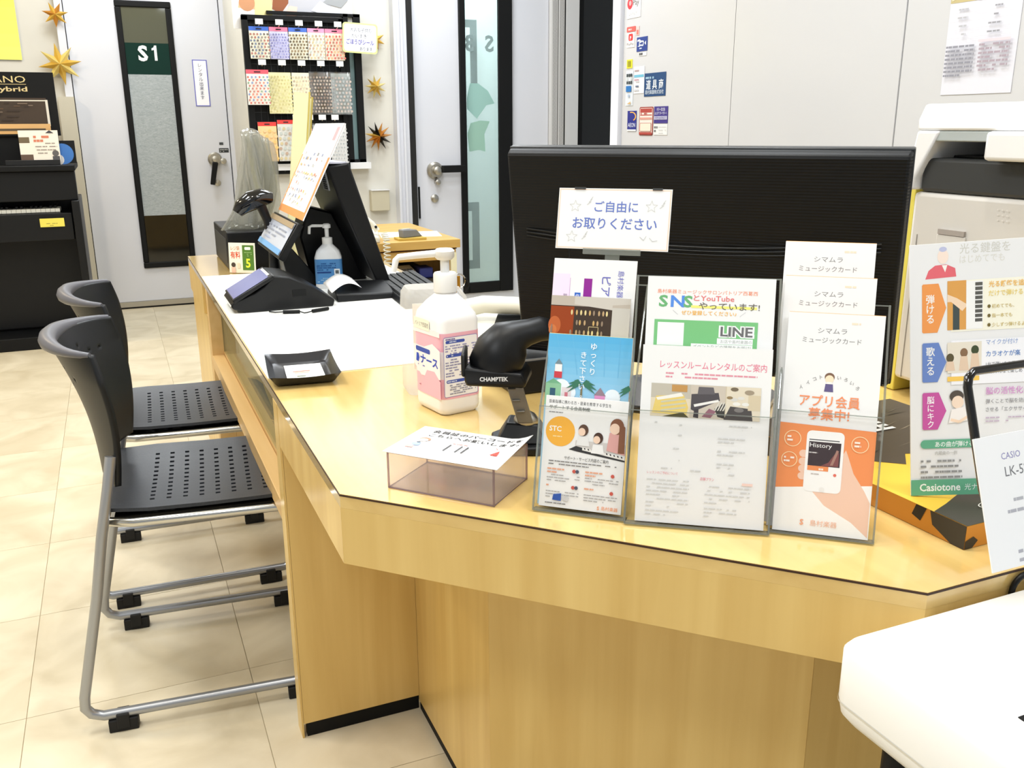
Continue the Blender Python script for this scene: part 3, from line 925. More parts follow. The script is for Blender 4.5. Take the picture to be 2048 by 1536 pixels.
p.text('会員証のバーコードを', .086, .0865, .0118, (30, 30, 32), fit=.136, bold=.014).text('こちらへお願いします。', .088, .0715, .0118, (30, 30, 32), fit=.136, bold=.014)
p.disc(.024, .057, .0085, (176, 128, 96), 18, .8).disc(.0235, .0535, .007, (250, 236, 222), 16, .8).poly([(.016, .044), (.022, .047), (.026, .042)], (80, 90, 100)).poly([(.014, .040), (.026, .042), (.028, .032), (.018, .03)], (150, 176, 226)).poly([(.012, .030), (.022, .030), (.024, .022), (.012, .022)], (246, 170, 160))
p.frame(.047, .020, .080, .046, .0005, (190, 190, 192)).greek(.066, .0555, .04, 1, .004, (244, 160, 150), .0022)
for x, ww in ((.066, .0024), (.071, .0006), (.074, .0006), (.077, .0006), (.080, .0006), (.083, .0022), (.088, .0008), (.092, .0024)):
    p.rect(x, .027, ww, .024, (80, 80, 82))
p.line([(.128, .012), (.136, .036)], .0011, (244, 140, 130)).poly([(.130, .036), (.142, .034), (.138, .052)], (240, 84, 74)).line([(.128, .05), (.133, .056), (.128, .062)], .0009, (240, 110, 100))
cd = thing('barcode_card', 'white paper card asking for the membership barcode lying on the clear box', 'card', (.0643, -.0064, .7706), R(-48))
cg = MB(PAPER)
def cardf(u, v):
    x, y = -.005+u*.166, -.005+v*.112
    return (x, y, .0012+.010*max(0, (u-.78)/.22)**2*v)
cg.grid(cardf, 16, 4)
cg.build('paper', cd, solid=.0006, smooth=60)
for q_ in range(len(p.v)):
    x, y, z = p.v[q_]
    u, v = (x+.005)/.166, (y+.005)/.112
    p.v[q_] = (x, y, z+.0021+.010*max(0, (u-.78)/.22)**2*v)
p.put(cd)

# ------------------------------------------------------------------ coin tray
tr = thing('coin_tray', 'square black plastic coin tray with raised rim on the counter edge', 'tray', (.068, .613, .7214), R(-6))
def trr(hw, z, sag=0, n=8):
    out = []
    c = [(-hw*.68, -hw), (hw*.68, -hw), (hw*.68, hw), (-hw*.68, hw)]
    for i in range(4):
        a, d = c[i], c[(i+1) % 4]
        for k in range(n):
            s = k/n
            out.append((a[0]+(d[0]-a[0])*s, a[1]+(d[1]-a[1])*s, z-sag*math.sin(math.pi*s)))
    return out
b = MB(mat('tray_black', (28, 28, 32), .28)).rings([trr(.074, 0), trr(.078, .003), trr(.094, .0215, .004), trr(.0955, .022, .004), trr(.0905, .020, .004), trr(.077, .0055), trr(.074, .004)], True)
b.build('dish', tr, smooth=45)
p = Print()
p.greek(.008, .060, .026, 2, .006, (120, 120, 122), .003).rect(.010, .038, .024, .006, (226, 110, 80)).rect(.012, .029, .020, .006, (238, 150, 120)).greek(.006, .02, .03, 3, .006, (236, 196, 170), .002).rect(.014, .002+.003, .012, .008, (120, 126, 110))
sl = sheet('paper_slip', 'small printed white slip lying in the black coin tray', 'paper slip', T(.068-.036, .613-.047, .7274, 0, 0, -6) @ Matrix.Diagonal((1.35, 1.15, 1, 1)), .052, .086, .0006, None, p)

# ------------------------------------------------------------------ pink hand sanitiser bottle
bo = thing('sanitizer_bottle', 'large pump bottle of pink hand sanitizer in front of clear jug', 'bottle', (.256, .302, .7202), R(11))
def rr_ring(wx, wy, r_, z, n=5):
    return [(x, y, z) for x, y in rrect(-wx/2, wx/2, -wy/2, wy/2, r_, n)]
BOT = mat('translucent_white_bottle', (249, 248, 248), .25)
b = MB(BOT).rings([rr_ring(.066, .084, .012, 0), rr_ring(.074, .092, .014, .005), rr_ring(.076, .094, .014, .012), rr_ring(.076, .094, .014, .155), rr_ring(.072, .09, .016, .165), rr_ring(.056, .064, .022, .183), rr_ring(.036, .036, .0175, .195), rr_ring(.032, .032, .0155, .198), rr_ring(.032, .032, .0155, .203)])
b.build('body', bo, smooth=40)
PINK = mat('pink_label', (246, 186, 204), .4)
b = MB(PINK)
for z0, z1 in ((.028, .062), (.062, .108), (.108, .138)):
    b.m = PINK if z0 != .062 else mat('label_white', (246, 240, 244), .4)
    b.rings([rr_ring(.0768, .0948, .0144, z0), rr_ring(.0768, .0948, .0144, z1)], False)
lb = b.build('label_band', bo, smooth=40)
p = Print(4e-5, 5e-4)          # face that looks towards -Y: instructions
p.poly(rrect(-.034, .030, .032, .132, .003), (110, 110, 190)).poly(rrect(-.0333, .0293, .0327, .1313, .0025), (248, 247, 250))
DB = (66, 88, 178)
for y in (.1215, .0985, .0555):
    p.poly(rrect(-.030, .006, y, y+.0052, .0024), DB).greek(-.0285, y+.0016, .031, 1, .004, (206, 214, 240), .002)
p.greek(-.030, .1275, .03, 1, .003, (120, 110, 170), .0022).greek(-.031, .1165, .058, 4, .0042, (150, 150, 196), .0019).greek(-.031, .0935, .058, 7, .0045, (140, 140, 180), .0019).greek(-.024, .0505, .050, 5, .0036, (150, 150, 170), .0019)
p.put(lb, T(0, -.0474, 0, 90), 'instruction_label')
p = Print(4e-5, 5e-4)          # face that looks towards -X: brand side
p.poly([(-.044, .108), (-.012, .107), (.02, .118), (.044, .11), (.044, .062), (-.02, .058), (-.044, .075)], (247, 240, 246)).poly([(-.044, .1295), (.044, .132), (.044, .141), (-.044, .141)], (246, 240, 244)).poly([(-.03, .028), (.0, .070), (.025, .072), (.044, .058), (.044, .028)], (246, 186, 204))
p.poly(rrect(-.036, .012, .098, .106, .003), DB).poly([(-.036, .080), (-.034, .094), (-.027, .094), (-.024, .087), (-.028, .079)], (50, 80, 190)).text('ナース', .008, .080, .018, (50, 80, 190), fit=.058, bold=.035).greek(-.03, .074, .04, 1, .004, (110, 120, 190), .002).greek(-.03, .040, .024, 1, .004, (170, 110, 130), .0018)
p.rect(-.040, .1365, .052, .0185, (244, 242, 226)).text('パトリア西葛西', -.014, .142, .0085, (110, 110, 104), fit=.045)
p.put(lb, facing_x(-.0384, 0, 0), 'brand_label')
b = MB(WHITEP).lathe([(.0195, .198), (.0195, .226), (.0175, .229), (.008, .230)], 20)
b.build('collar', bo, smooth=40)
b = MB(WHITEP).lathe([(.0075, .228), (.0075, .252)], 14).lathe([(.012, .250), (.016, .254), (.0165, .264), (.013, .2675)], 18)
b.tube([(.006, .002, .2605), (-.045, .012, .259), (-.074, .018, .2575), (-.079, .019, .253), (-.083, .0195, .235)], [.0062, .0055, .0052, .0052, .0045], 10)
b.build('pump', bo, smooth=45)

# frosted jug behind it
jg = thing('plastic_jug', 'frosted clear plastic jug behind the pink sanitizer bottle', 'jug', (.262, .415, .7202), R(-8))
b = MB(FROST).rings([rr_ring(.085, .065, .012, 0), rr_ring(.094, .072, .014, .006), rr_ring(.094, .072, .014, .150), rr_ring(.090, .07, .014, .178), rr_ring(.078, .062, .014, .188)])
b.build('body', jg, smooth=40)
b = MB(FROST).tube([(.034, 0, .186), (.054, 0, .182), (.066, 0, .166), (.068, 0, .12), (.064, 0, .075), (.046, 0, .062)], .0035, 8)
b.build('handle', jg, smooth=60)
MB(mat('cream_label', (244, 242, 232), .5)).box(-.034, .012, -.0375, -.0365, .05, .165).build('label', jg)

# ------------------------------------------------------------------ hand scanner on its stand
sn = thing('barcode_scanner', 'black hand barcode scanner resting in a grey necked stand', 'scanner', (.283, .068, .7202), -YAW)
b = MB(BLACK)
b.prism([(-.040, -.028), (-.028, -.040), (.030, -.040), (.050, -.022), (.050, .040), (.034, .055), (-.024, .055), (-.040, .035)], 0, .012)
b.rings([[(-.034, -.026, .012), (.040, -.026, .012), (.044, .045, .012), (-.028, .045, .012)], [(-.018, -.006, .040), (.030, -.006, .036), (.034, .036, .034), (-.012, .036, .040)]])
b.build('stand_base', sn, bevel=.003)
b = MB(STEEL).ball((.012, .008, .038), (.019, .016, .016), 16)
b.build('joint', sn, smooth=60)
b = MB(mat('stand_neck_grey', (122, 118, 110), .4, .3)).rings([[(.000, -.010, .040), (.022, -.010, .040), (.022, .006, .040), (.000, .006, .040)], [(-.010, -.013, .075), (.012, -.013, .075), (.012, .003, .075), (-.010, .003, .075)], [(-.022, -.012, .115), (.002, -.012, .115), (.002, .004, .115), (-.022, .004, .115)]])
for k in range(3):
    z = .058+k*.017
    b.box(-.008-.0065*k+.006, -.008-.0065*k+.018, -.0165, -.012, z, z+.003)
b.build('neck', sn, bevel=.002)
def oval(cx, cy, cz, rx, ry, tilt, n=18, flat=.0):
    out = []
    for k in range(n):
        a = 2*math.pi*k/n
        x, y = rx*math.cos(a), ry*math.sin(a)
        c, s = math.cos(tilt), math.sin(tilt)
        out.append((cx+x*c, cy+y, cz+x*s))
    return out
b = MB(BLACK)
# cradle cup
b.rings([[(-.074, -.036, .104), (.008, -.036, .100), (.020, .030, .100), (-.060, .030, .104)], [(-.076, -.040, .112), (.012, -.040, .108), (.022, .034, .108), (-.062, .034, .112)], [(-.078, -.040, .132), (.006, -.040, .122), (.014, .034, .122), (-.064, .034, .132)]])
b.box(-.080, -.073, -.040, .02, .118, .152)
b.build('cradle', sn, bevel=.004)
b = MB(BLACK)
prof = [((-.032, -.008, .118), .036, .030), ((-.030, -.008, .135), .040, .033), ((-.022, -.004, .155), .037, .031), ((-.010, .004, .168), .029, .027), ((.006, .010, .171), .023, .022), ((.024, .018, .173), .0195, .019), ((.040, .026, .174), .0195, .018), ((.050, .031, .171), .017, .016), ((.055, .034, .166), .009, .009)]
rs = []
for i, (c, a, h_) in enumerate(prof):
    ang = (0, .1, .35, .7, .85, .95, 1.1, 1.3, 1.45)[i]
    rs.append(oval(c[0], c[1], c[2], a, h_, -ang, 20))
b.rings(rs)
b.build('gun_body', sn, smooth=60)
p = Print(2e-4, 0)
p.text('CHAMPTEK', -.034, .112, .0085, (236, 236, 236), fit=.040, bold=.03)
p.put(sn, T(0, -.0410, .001, 90, 0, 0), 'brand_name')
b = MB(BLACK).tube([(.052, .033, .164), (.058, .044, .15), (.066, .062, .12), (.07, .09, .07), (.08, .13, .03), (.10, .18, .006)], .0028, 8)
b.build('cable', sn, smooth=60)

# ------------------------------------------------------------------ monitor seen from behind
RIB = mat('monitor_back_ribbed', (9, 10, 11), .5, spec=.3)
_n = nd(RIB, 'ShaderNodeTexWave', bands_direction='Z')
_n.inputs['Scale'].default_value = 70
_tc = nd(RIB, 'ShaderNodeTexCoord')
_bp = nd(RIB, 'ShaderNodeBump')
_bp.inputs['Strength'].default_value = .35
_bp.inputs['Distance'].default_value = .001
RIB.node_tree.links.new(_tc.outputs['Object'], _n.inputs['Vector'])
RIB.node_tree.links.new(_n.outputs['Color'], _bp.inputs['Height'])
RIB.node_tree.links.new(_bp.outputs[0], RIB.node_tree.nodes['Principled BSDF'].inputs['Normal'])
mo = thing('monitor', 'large black monitor seen from its ribbed back behind the leaflet holders', 'monitor', (.422, .3635, .7202), R(-48.1))
TM = T(0, .012, .072, 10, 0, 0)      # top tips towards the customer
b = MB(RIB)
wm, hm = .616, .358
b.rings([[(0, .0, 0), (wm, .0, 0), (wm, .0, hm), (0, .0, hm)], [(.004, -.022, .004), (wm-.004, -.022, .004), (wm-.004, -.022, hm-.006), (.004, -.022, hm-.006)]], M=TM)
b.rings([[(.10, -.022, .0), (wm-.10, -.022, .0), (wm-.10, -.022, hm-.13), (.10, -.022, hm-.13)], [(.20, -.030, .01), (wm-.20, -.030, .01), (wm-.20, -.030, hm-.16), (.20, -.030, hm-.16)]], M=TM)
b.build('back_cover', mo, bevel=.004)
b = MB(mat('bezel_grey', (34, 36, 38), .35)).box(-.001, wm+.001, .0, .016, -.001, hm+.001, M=TM)
b.build('bezel', mo, bevel=.002)
MB(mat('screen_dark', (26, 30, 38), .1)).box(.014, wm-.014, .0161, .0172, .016, hm-.014, M=TM).build('screen', mo)
b = MB(mat('ridge_dark', (24, 26, 27), .4))
for k in range(3):
    b.tube([(.03+u*(wm-.06), -.0235-.006*math.sin(u*math.pi), .228-.016*math.sin(u*math.pi)-k*.006) for u in [q_/16 for q_ in range(17)]], .0012, 6, M=TM)
b.build('back_ridge', mo, smooth=60)
b = MB(BLACK).box(.255, .35, -.03, .0, .0, .20, M=T(0, .055, 0))
b.m = BLACK
b.build('stand_neck', mo, bevel=.004)
MB(BLACKG).prism(rrect(.17, .435, -.07, .13, .03), 0, .012).build('stand_foot', mo, bevel=.002)

# black boxes under and beside the monitor
bb = thing('black_device_box', 'low black device box on the counter left of the monitor foot', 'device', (.382, .312, .7202), 0)
MB(BLACK).box(0, .15, 0, .16, 0, .062).build('case', bb, bevel=.004)
MB(MGREY).box(0, .15, -.001, .001, .0605, .064).build('lid_edge', bb)
kn = thing('desk_phone', 'cream desk telephone behind the pump bottle beside the monitor', 'telephone', (.505, .70, .7202), R(-30))
b = MB(CREAM).rings([[(-.105, -.10, 0), (.105, -.10, 0), (.105, .10, 0), (-.105, .10, 0)], [(-.105, -.10, .024), (.105, -.10, .024), (.105, .10, .052), (-.105, .10, .052)]])
kbase = b.build('base', kn, bevel=.008)
b = MB(CREAM).tube([(-.105, .03, .045), (-.085, .035, .066), (-.03, .04, .078), (.05, .04, .076), (.10, .035, .060), (.115, .03, .045)], [.016, .021, .020, .020, .022, .016], 12)
b.build('handset', kn, smooth=60)
MB(BLACK).box(.0, .085, -.03, .06, .036, .0505, M=T(0, 0, -.004, 10)).build('display', kn)
k0 = None
for i in range(3):
    for j in range(4):
        MB(CHROME if (i+j) % 3 == 0 else LGREY).box(-.03+i*.018, -.018+i*.018, -.085+j*.018, -.073+j*.018, .0, .006, M=T(0, 0, .021+.0033*j, 10)).build('key', kbase)

# ------------------------------------------------------------------ copier on the counter
pr_ = thing('copier', 'white multifunction copier with dark grey upper body on the counter', 'copier', (1.0, .058, .7202), 0)
pr_.scale = (1, 1, .968)
PWH = mat('copier_white', (216, 213, 208), .5)
PWT = mat('copier_lid_white', (240, 240, 240), .45)
DP, LN = .42, .56
b = MB(PWH).box(0, DP, -LN, 0, .03, .362)
b.build('body', pr_, bevel=.008)
MB(BLACK).box(.03, DP-.03, -LN+.03, -.03, 0, .0295).build('feet', pr_)
b = MB(mat('copier_seam', (150, 146, 140), .6)).box(-.0012, .001, -.0185, -.0175, .035, .29).box(-.0012, .001, -LN, -.055, .120, .1215)
b.build('seam', pr_)
b = MB(PWH).box(-.003, .001, -.115, -.060, .16, .295)
b.build('latch_cover', pr_, bevel=.001)
MB(mat('recess_taupe', (168, 160, 154), .6)).box(-.004, .002, -.113, -.062, .2955, .304).build('latch_recess', pr_)
p = Print(2e-4, 1.5e-3)
for i in range(3):
    for j in range(3):
        p.disc(.168+i*.0085+j*-.001, .328+j*.008, .0013, (228, 224, 220), 8)
p.put(pr_, facing_x(0, 0, 0), 'embossed_dots')
b = MB(DGREY).box(.0, DP, -LN, -.012, .3625, .418)
b.build('dark_housing', pr_, bevel=.006)
b = MB(mat('tray_dark_grey', (44, 46, 47), .6)).box(.05, DP-.01, -.19, -.01, .4185, .422).box(.18, DP-.02, -.18, -.11, .4225, .435)  # output tray in one even dark grey
b.build('output_tray', pr_)
MB(BLACKM).box(.20, DP, -LN, .0, .4225, .445).build('tray_back', pr_)
# scanner lid raised on a slanted bracket
b = MB(PWT)
b.rings([[(-.014, -.010, .365), (.05, -.010, .365), (.05, .008, .365), (-.014, .008, .365)], [(-.014, -.010, .385), (.05, -.010, .385), (.05, .006, .385), (-.014, .006, .385)], [(-.014, -.050, .462), (DP, -.050, .462), (DP, -.006, .462), (-.014, -.006, .462)]])
b.build('lid_bracket', pr_, bevel=.004)
b = MB(mat('copier_under_lid', (176, 184, 184), .5)).box(-.01, DP, -LN, -.012, .4455, .462)
b.build('scanner_bed', pr_, bevel=.002)
b = MB(PWT).rings([[(-.012, -LN, .4625), (DP, -LN, .4625), (DP, -.004, .4625), (-.012, -.004, .4625)], [(-.012, -LN, .480), (DP, -LN, .480), (DP, -.002, .480), (-.010, -.002, .480)], [(-.002, -LN, .505), (DP, -LN, .505), (DP, -.006, .505), (-.002, -.006, .505)]])
b.build('scanner_lid', pr_, bevel=.004)
MB(PWT).box(-.03, .03, -LN, -.150, .418, .462).build('control_panel', pr_, bevel=.006)

# yellow and pale files standing behind the monitor by the copier
fb = MB(mat('yellow_file', (230, 216, 96), .6)).box(1.015, 1.20, .068, .100, .7202, 1.08)
tag(fb.build('ring_file', None, bevel=.002), 'yellow file standing between monitor and copier', 'file')

# ------------------------------------------------------------------ ukulele box
UY = mat('box_yellow', (236, 196, 66), .55)
UO = mat('box_orange_side', (206, 136, 44), .6)
UB = mat('box_black', (52, 48, 42), .6)
ub = thing('ukulele_box', 'yellow and black cardboard ukulele box lying flat on the counter', 'box', (.603, -.445, .7202), R(1))
b = MB(UO).box(0, .30, 0, .40, 0, .028)
b.m = UY
b.add([(0, 0, .0282), (.30, 0, .0282), (.30, .40, .0282), (0, .40, .0282)], [(0, 1, 2, 3)])
b.build('carton', ub)
p = Print(5e-5, 3e-4)
# top print: local x = along box +x, y = along box +y
p.poly([(0, 0), (.30, 0), (.30, .03), (.11, .05), (.08, .075), (.03, .055), (.0, .045)], (70, 66, 58))
p.poly([(0, .22), (.02, .19), (.05, .205), (.09, .17), (.12, .20), (.18, .18), (.30, .19), (.30, .40), (0, .40)], (78, 68, 56))
for k in range(26):
    x = random.uniform(0, .28)
    y = random.uniform(.20, .36)
    p.poly([(x, y), (x+.05, y+random.uniform(.0, .02)), (x+.018, y+.004)], random.choice(((120, 108, 90), (150, 138, 116), (56, 50, 42))))
p.line([(.10, .06), (.16, .11), (.24, .13), (.30, .13)], .010, (70, 72, 58)).poly([(.14, .12), (.22, .16), (.30, .165), (.30, .135), (.24, .135)], (206, 200, 110))
p.text('UKULELE', .10, .285, .045, (232, 230, 226), 'C', .04, rot=0).text('COLOR', .10, .325, .04, (232, 230, 226), 'C', .04)
p.ring(.075, .03, .020, .0018, (226, 222, 214), 24, .4).greek(.06, .027, .03, 1, .006, (226, 222, 214), .005)
p.put(ub, T(0, 0, .0282), 'top_print')
p = Print(5e-5, 3e-4)
p.poly([(-.40, 0), (-.40, .028), (-.20, .028), (-.20, .020), (-.18, .008), (-.19, 0)], (66, 58, 48)).poly([(-.05, .028), (-.045, .012), (-.018, 0), (0, 0), (0, .028)], (64, 58, 50)).poly([(-.07, .028), (-.075, .014), (-.062, .010), (-.055, .028)], (46, 40, 34))
for k in range(8):
    p.line([(-.19+k*.001, .026-k*.003), (-.165, .018-k*.0025)], .0012, (60, 52, 42))
p.put(ub, facing_x(-.0001, 0, 0), 'side_print')
p = Print(5e-5, 3e-4)
p.poly([(0, 0), (.012, 0), (.02, .008), (.012, .014), (0, .010)], (56, 50, 42))
p.put(ub, T(0, -.0001, 0, 90), 'end_print')

# ------------------------------------------------------------------ keyboard poster, price card, white keyboard
p = Print()
w_, h = .215, .298
TEALC = (104, 176, 142)
def tab(y0, y1, c, txt):
    p.poly([(.022, y0+.002), (.024, y0), (.050, y0), (.066, (y0+y1)/2), (.052, y1), (.024, y1), (.022, y1-.002)], c)
p.text('光る鍵盤を', .135, .262, .018, (214, 212, 204), fit=.09).text('はじめてでも', .13, .246, .015, (226, 224, 216), fit=.08)
p.poly([(.028, .222), (.034, .236), (.046, .244), (.066, .245), (.082, .238), (.084, .224)], (232, 112, 122)).poly([(.058, .244), (.064, .232), (.068, .244)], (250, 246, 240)).disc(.060, .258, .010, (252, 232, 218), 16, 1.2).disc(.060, .270, .007, (196, 200, 230), 12, .6)
p.rect(.075, .132, .14, .085, (253, 250, 232))
tab(.132, .214, (244, 160, 90), '')
p.vtext('弾ける', .037, .182, .0165, (252, 250, 246), .012, 1)
p.rect(.068, .135, .034, .082, (226, 166, 90)).rect(.078, .135, .012, .05, (74, 84, 84)).poly([(.068, .195), (.085, .188), (.105, .176), (.095, .166), (.075, .182), (.068, .182)], (248, 220, 190)).rect(.102, .135, .030, .080, (250, 250, 248))
for k in range(9):
    p.rect(.118, .147+k*.0075, .013, .0055, (96, 96, 92))
p.text('光る鍵盤を追', .142, .204, .0105, (246, 196, 110), 'L', .02).text('だけで弾ける', .142, .189, .0105, (240, 214, 120), 'L', .01)
for k, s in enumerate(('初めてでも、', '指一本でも', '少しずつ弾けるよ')):
    p.disc(.143, .1715-k*.0155, .0030, (120, 106, 60), 12).text(s, .148, .1685-k*.0155, .0075, (196, 170, 70), 'L')
p.rect(.075, .042, .14, .075, (250, 250, 254))
tab(.048, .115, (112, 140, 204), '')
p.vtext('歌える', .037, .094, .0165, (252, 250, 246), .012, 1)
p.rect(.068, .062, .062, .052, (236, 228, 212)).rect(.068, .048, .058, .008, (250, 206, 100))
for cx, cy, c in ((.073, .088, (96, 88, 64)), (.098, .096, (140, 110, 84)), (.118, .100, (72, 82, 58))):
    p.disc(cx, cy, .007, c, 14, 1.1).poly([(cx-.009, .066), (cx-.006, cy-.006), (cx+.006, cy-.006), (cx+.009, .066)], (232, 206, 180))
p.text('マイクが付け', .138, .108, .0098, (140, 166, 214), 'L').text('カラオケが楽', .138, .088, .0105, (110, 146, 204), 'L', .01).text('1台で弾いたり歌った', .138, .072, .0074, (120, 122, 128), 'L').text('家族みんなで楽しめ', .138, .059, .0074, (120, 122, 128), 'L')
tab(-.034, .030, (204, 92, 166), '')
# lower third continues below: shift everything so that y = 0 is the sheet's foot
p.vtext('脳にキク', .037, .012, .0140, (252, 248, 252), .012, 1)
p.disc(.085, .022, .013, (88, 80, 74), 18, .8).disc(.087, .012, .011, (250, 226, 204), 18, 1).poly([(.07, -.024), (.076, .0), (.10, .004), (.108, -.02)], (250, 244, 240)).line([(.074, -.018), (.09, -.022), (.108, -.012)], .005, (250, 222, 196))
p.text('脳の活性化に', .138, .024, .0135, (214, 150, 206), 'L', .01).text('弾くことで脳を効果的', .138, .008, .0085, (120, 118, 122), 'L').text('させる「エクササイズ', .138, -.006, .0085, (120, 118, 122), 'L').greek(.138, -.018, .07, 2, .006, (200, 180, 200), .002)
p.poly(rrect(.018, .23, -.067, -.052, .0075), TEALC).text('あの曲が弾ける', .045, -.064, .0105, (246, 250, 248), 'L', .01).text('内蔵曲の一例', .045, -.078, .0070, (176, 174, 170), 'L')
for k in range(4):
    p.greek(.018, -.091-k*.0095, .13, 1, .006, (150, 150, 150), .0034, .75)
p.rect(0, -.150, .215, .028, TEALC).text('Casiotone', .016, -.142, .0185, (246, 250, 248), 'L', .02).text('光ナビ', .10, -.141, .0125, (240, 248, 244), 'L')
p.v = [(x*.60, (y+.150)*.298/.43, z) for x, y, z in p.v]
_po = T(.6135, -.3550, .7490, 84, 0, -32)
sheet('poster', 'white keyboard poster with coloured arrow tabs and green foot standing on the yellow box', 'poster', _po @ T(0, 0, .0, 0, 0, 5), w_, .298, .0025, None, p)

KW = mat('keyboard_white', (244, 244, 242), .35)
kb = thing('electronic_keyboard', 'white electronic keyboard in the near right corner with black keys', 'keyboard', (.364, -.5075, .62), 0)
b = MB(KW).rings([[(x, y, z) for x, y in rrect(i_, .93-i_, -.30+i_, 0-i_, .022, 6)] for z, i_ in ((0, .008), (.008, .002), (.022, .0), (.074, .0), (.080, .004))])
b.build('body', kb, smooth=50)
b = MB(mat('keyboard_lower_seam', (206, 202, 188), .5)).rings([[(x, y, z) for x, y in rrect(-.0006, .9306, -.3006, .0006, .022, 6)] for z in (.020, .0215)], False)
b.build('seam', kb, smooth=60)
b = MB(BLACKM).box(.056, .90, -.292, -.155, .0805, .0812)
b.build('key_bed', kb)
wk = None
for k in range(8):
    m_ = MB(WHITEP).box(0, .0225, 0, .128, 0, .004)
    if wk is None:
        wk = o = m_.build('white_key', kb, bevel=.0006)
    else:
        o = wk.copy()
        COL.objects.link(o)
    o.location = (.061+k*.0235, -.290, .0814)
bk = None
for k in (0, 1, 3, 4, 5):
    if bk is None:
        bk = o = MB(BLACKG).box(0, .011, 0, .078, 0, .009).build('black_key', kb, bevel=.001)
    else:
        o = bk.copy()
        COL.objects.link(o)
    o.location = (.078+k*.0235, -.239, .0857)
ks = thing('keyboard_stand', 'black tube stand under the white keyboard', 'stand', (.364, -.5075, 0), 0)
b = MB(BLACKM).tube([(.06, -.04, .0), (.06, -.04, .598)], .016, 10).tube([(.06, -.25, .0), (.06, -.25, .598)], .016, 10).box(.04, .08, -.28, -.01, .598, .619)
b.build('leg_frame', ks, smooth=60)
b = MB(BLACKM).tube([(.80, -.04, .0), (.80, -.04, .598)], .016, 10).tube([(.80, -.25, .0), (.80, -.25, .598)], .016, 10).box(.78, .82, -.28, -.01, .598, .619).tube([(.06, -.145, .61), (.80, -.145, .61)], .008, 8)
b.build('leg_frame', ks, smooth=60)
# wire music rest of the keyboard and the price card clipped to it (leaning back 19 degrees)
def rest(z):
    return -.5985+(z-.702)*math.tan(R(19))
wr_ = thing('music_rest', 'black wire music rest rising from the white keyboard', 'music rest', (0, 0, 0))
b = MB(BLACKG).tube([(.60, rest(.702), .7015), (.56, rest(.76), .76), (.495, rest(.82), .82), (.487, rest(.85), .85), (.487, rest(.942), .942), (.490, rest(.950), .950), (.497, rest(.955), .955), (.86, rest(.955), .955), (.867, rest(.950), .950), (.87, rest(.85), .85), (.86, rest(.82), .82), (.80, rest(.76), .76), (.76, rest(.702), .7015)], .0042, 10)
b.build('wire', wr_, smooth=60)
p = Print()
p.text('CASIO', .032, .100, .0088, (140, 136, 184), 'L', .0).text('LK-520', .034, .084, .0130, (120, 120, 124), 'L', .0)
p.greek(.030, .060, .05, 1, .006, (180, 180, 186), .003, .6).greek(.030, .050, .07, 1, .006, (176, 176, 184), .003).greek(.036, .012, .08, 1, .006, (176, 176, 184), .003, .7).greek(.036, .004, .06, 1, .006, (176, 176, 184), .003, .7)
sheet('price_card', 'white keyboard price card hanging on the black wire rest', 'price card', T(.474, rest(.7807)-.0085, .7830, 71, 0, 0), .17, .1235, .0012, None, p)
# ------------------------------------------------------------------ till area on the far arm of the counter
def xz_prism(b, poly, y0, y1):
    """outline given in X and Z, pushed along Y"""
    n = len(poly)
    vs = [(x, y0, z) for x, z in poly]+[(x, y1, z) for x, z in poly]
    a = sum(poly[i][0]*poly[(i+1) % n][1]-poly[(i+1) % n][0]*poly[i][1] for i in range(n))
    fs = [tuple(range(n)), tuple(range(2*n-1, n-1, -1))]+[(i, n+i, n+(i+1) % n, (i+1) % n) for i in range(n)]
    if a < 0:
        fs = [f[::-1] for f in fs]
    return b.add(vs, fs)
ZC = .7214
ps = thing('till_terminal', 'black till terminal with slanted touch screen facing the staff side', 'till', (0, 0, 0))
b = xz_prism(MB(BLACK), [(.322, 1.072), (.385, 1.082), (.492, .735), (.470, .728), (.445, .745), (.35, .985)], 1.47, 1.84)
b.build('screen_housing', ps, bevel=.006)
b = xz_prism(MB(BLACK), [(.30, ZC), (.47, ZC), (.46, .745), (.37, .93), (.30, .95), (.27, .86)], 1.66, 1.80)
b.build('stand_body', ps, bevel=.006)
MB(mat('housing_top', (196, 198, 212), .4)).box(.325, .38, 1.475, 1.835, 1.0785, 1.0825, M=T(0, 0, 0)).build('top_cap', ps)
xz_prism(MB(mat('screen_blue', (40, 44, 54), .08)), [(.3875, 1.070), (.3885, 1.070), (.4875, .75), (.4865, .75)], 1.49, 1.82).build('touch_screen', ps)
# vent grille on the customer side
_vb = Vector((.322, 1.50, 1.066))
xz_prism(MB(MGREY), [(.3185, 1.062), (.3225, 1.062), (.3325, 1.005), (.3285, 1.005)], 1.49, 1.56).build('vent_plate', ps)
vp_ = bpy.context.scene.objects['vent_plate']
vs_ = None
for k in range(8):
    z = 1.055-k*.0062
    x = .3195+(1.062-z)*.178
    o = MB(BLACKM).box(x-.002, x+.003, 1.498, 1.54, z-.0035, z).build('vent_slot', vp_)

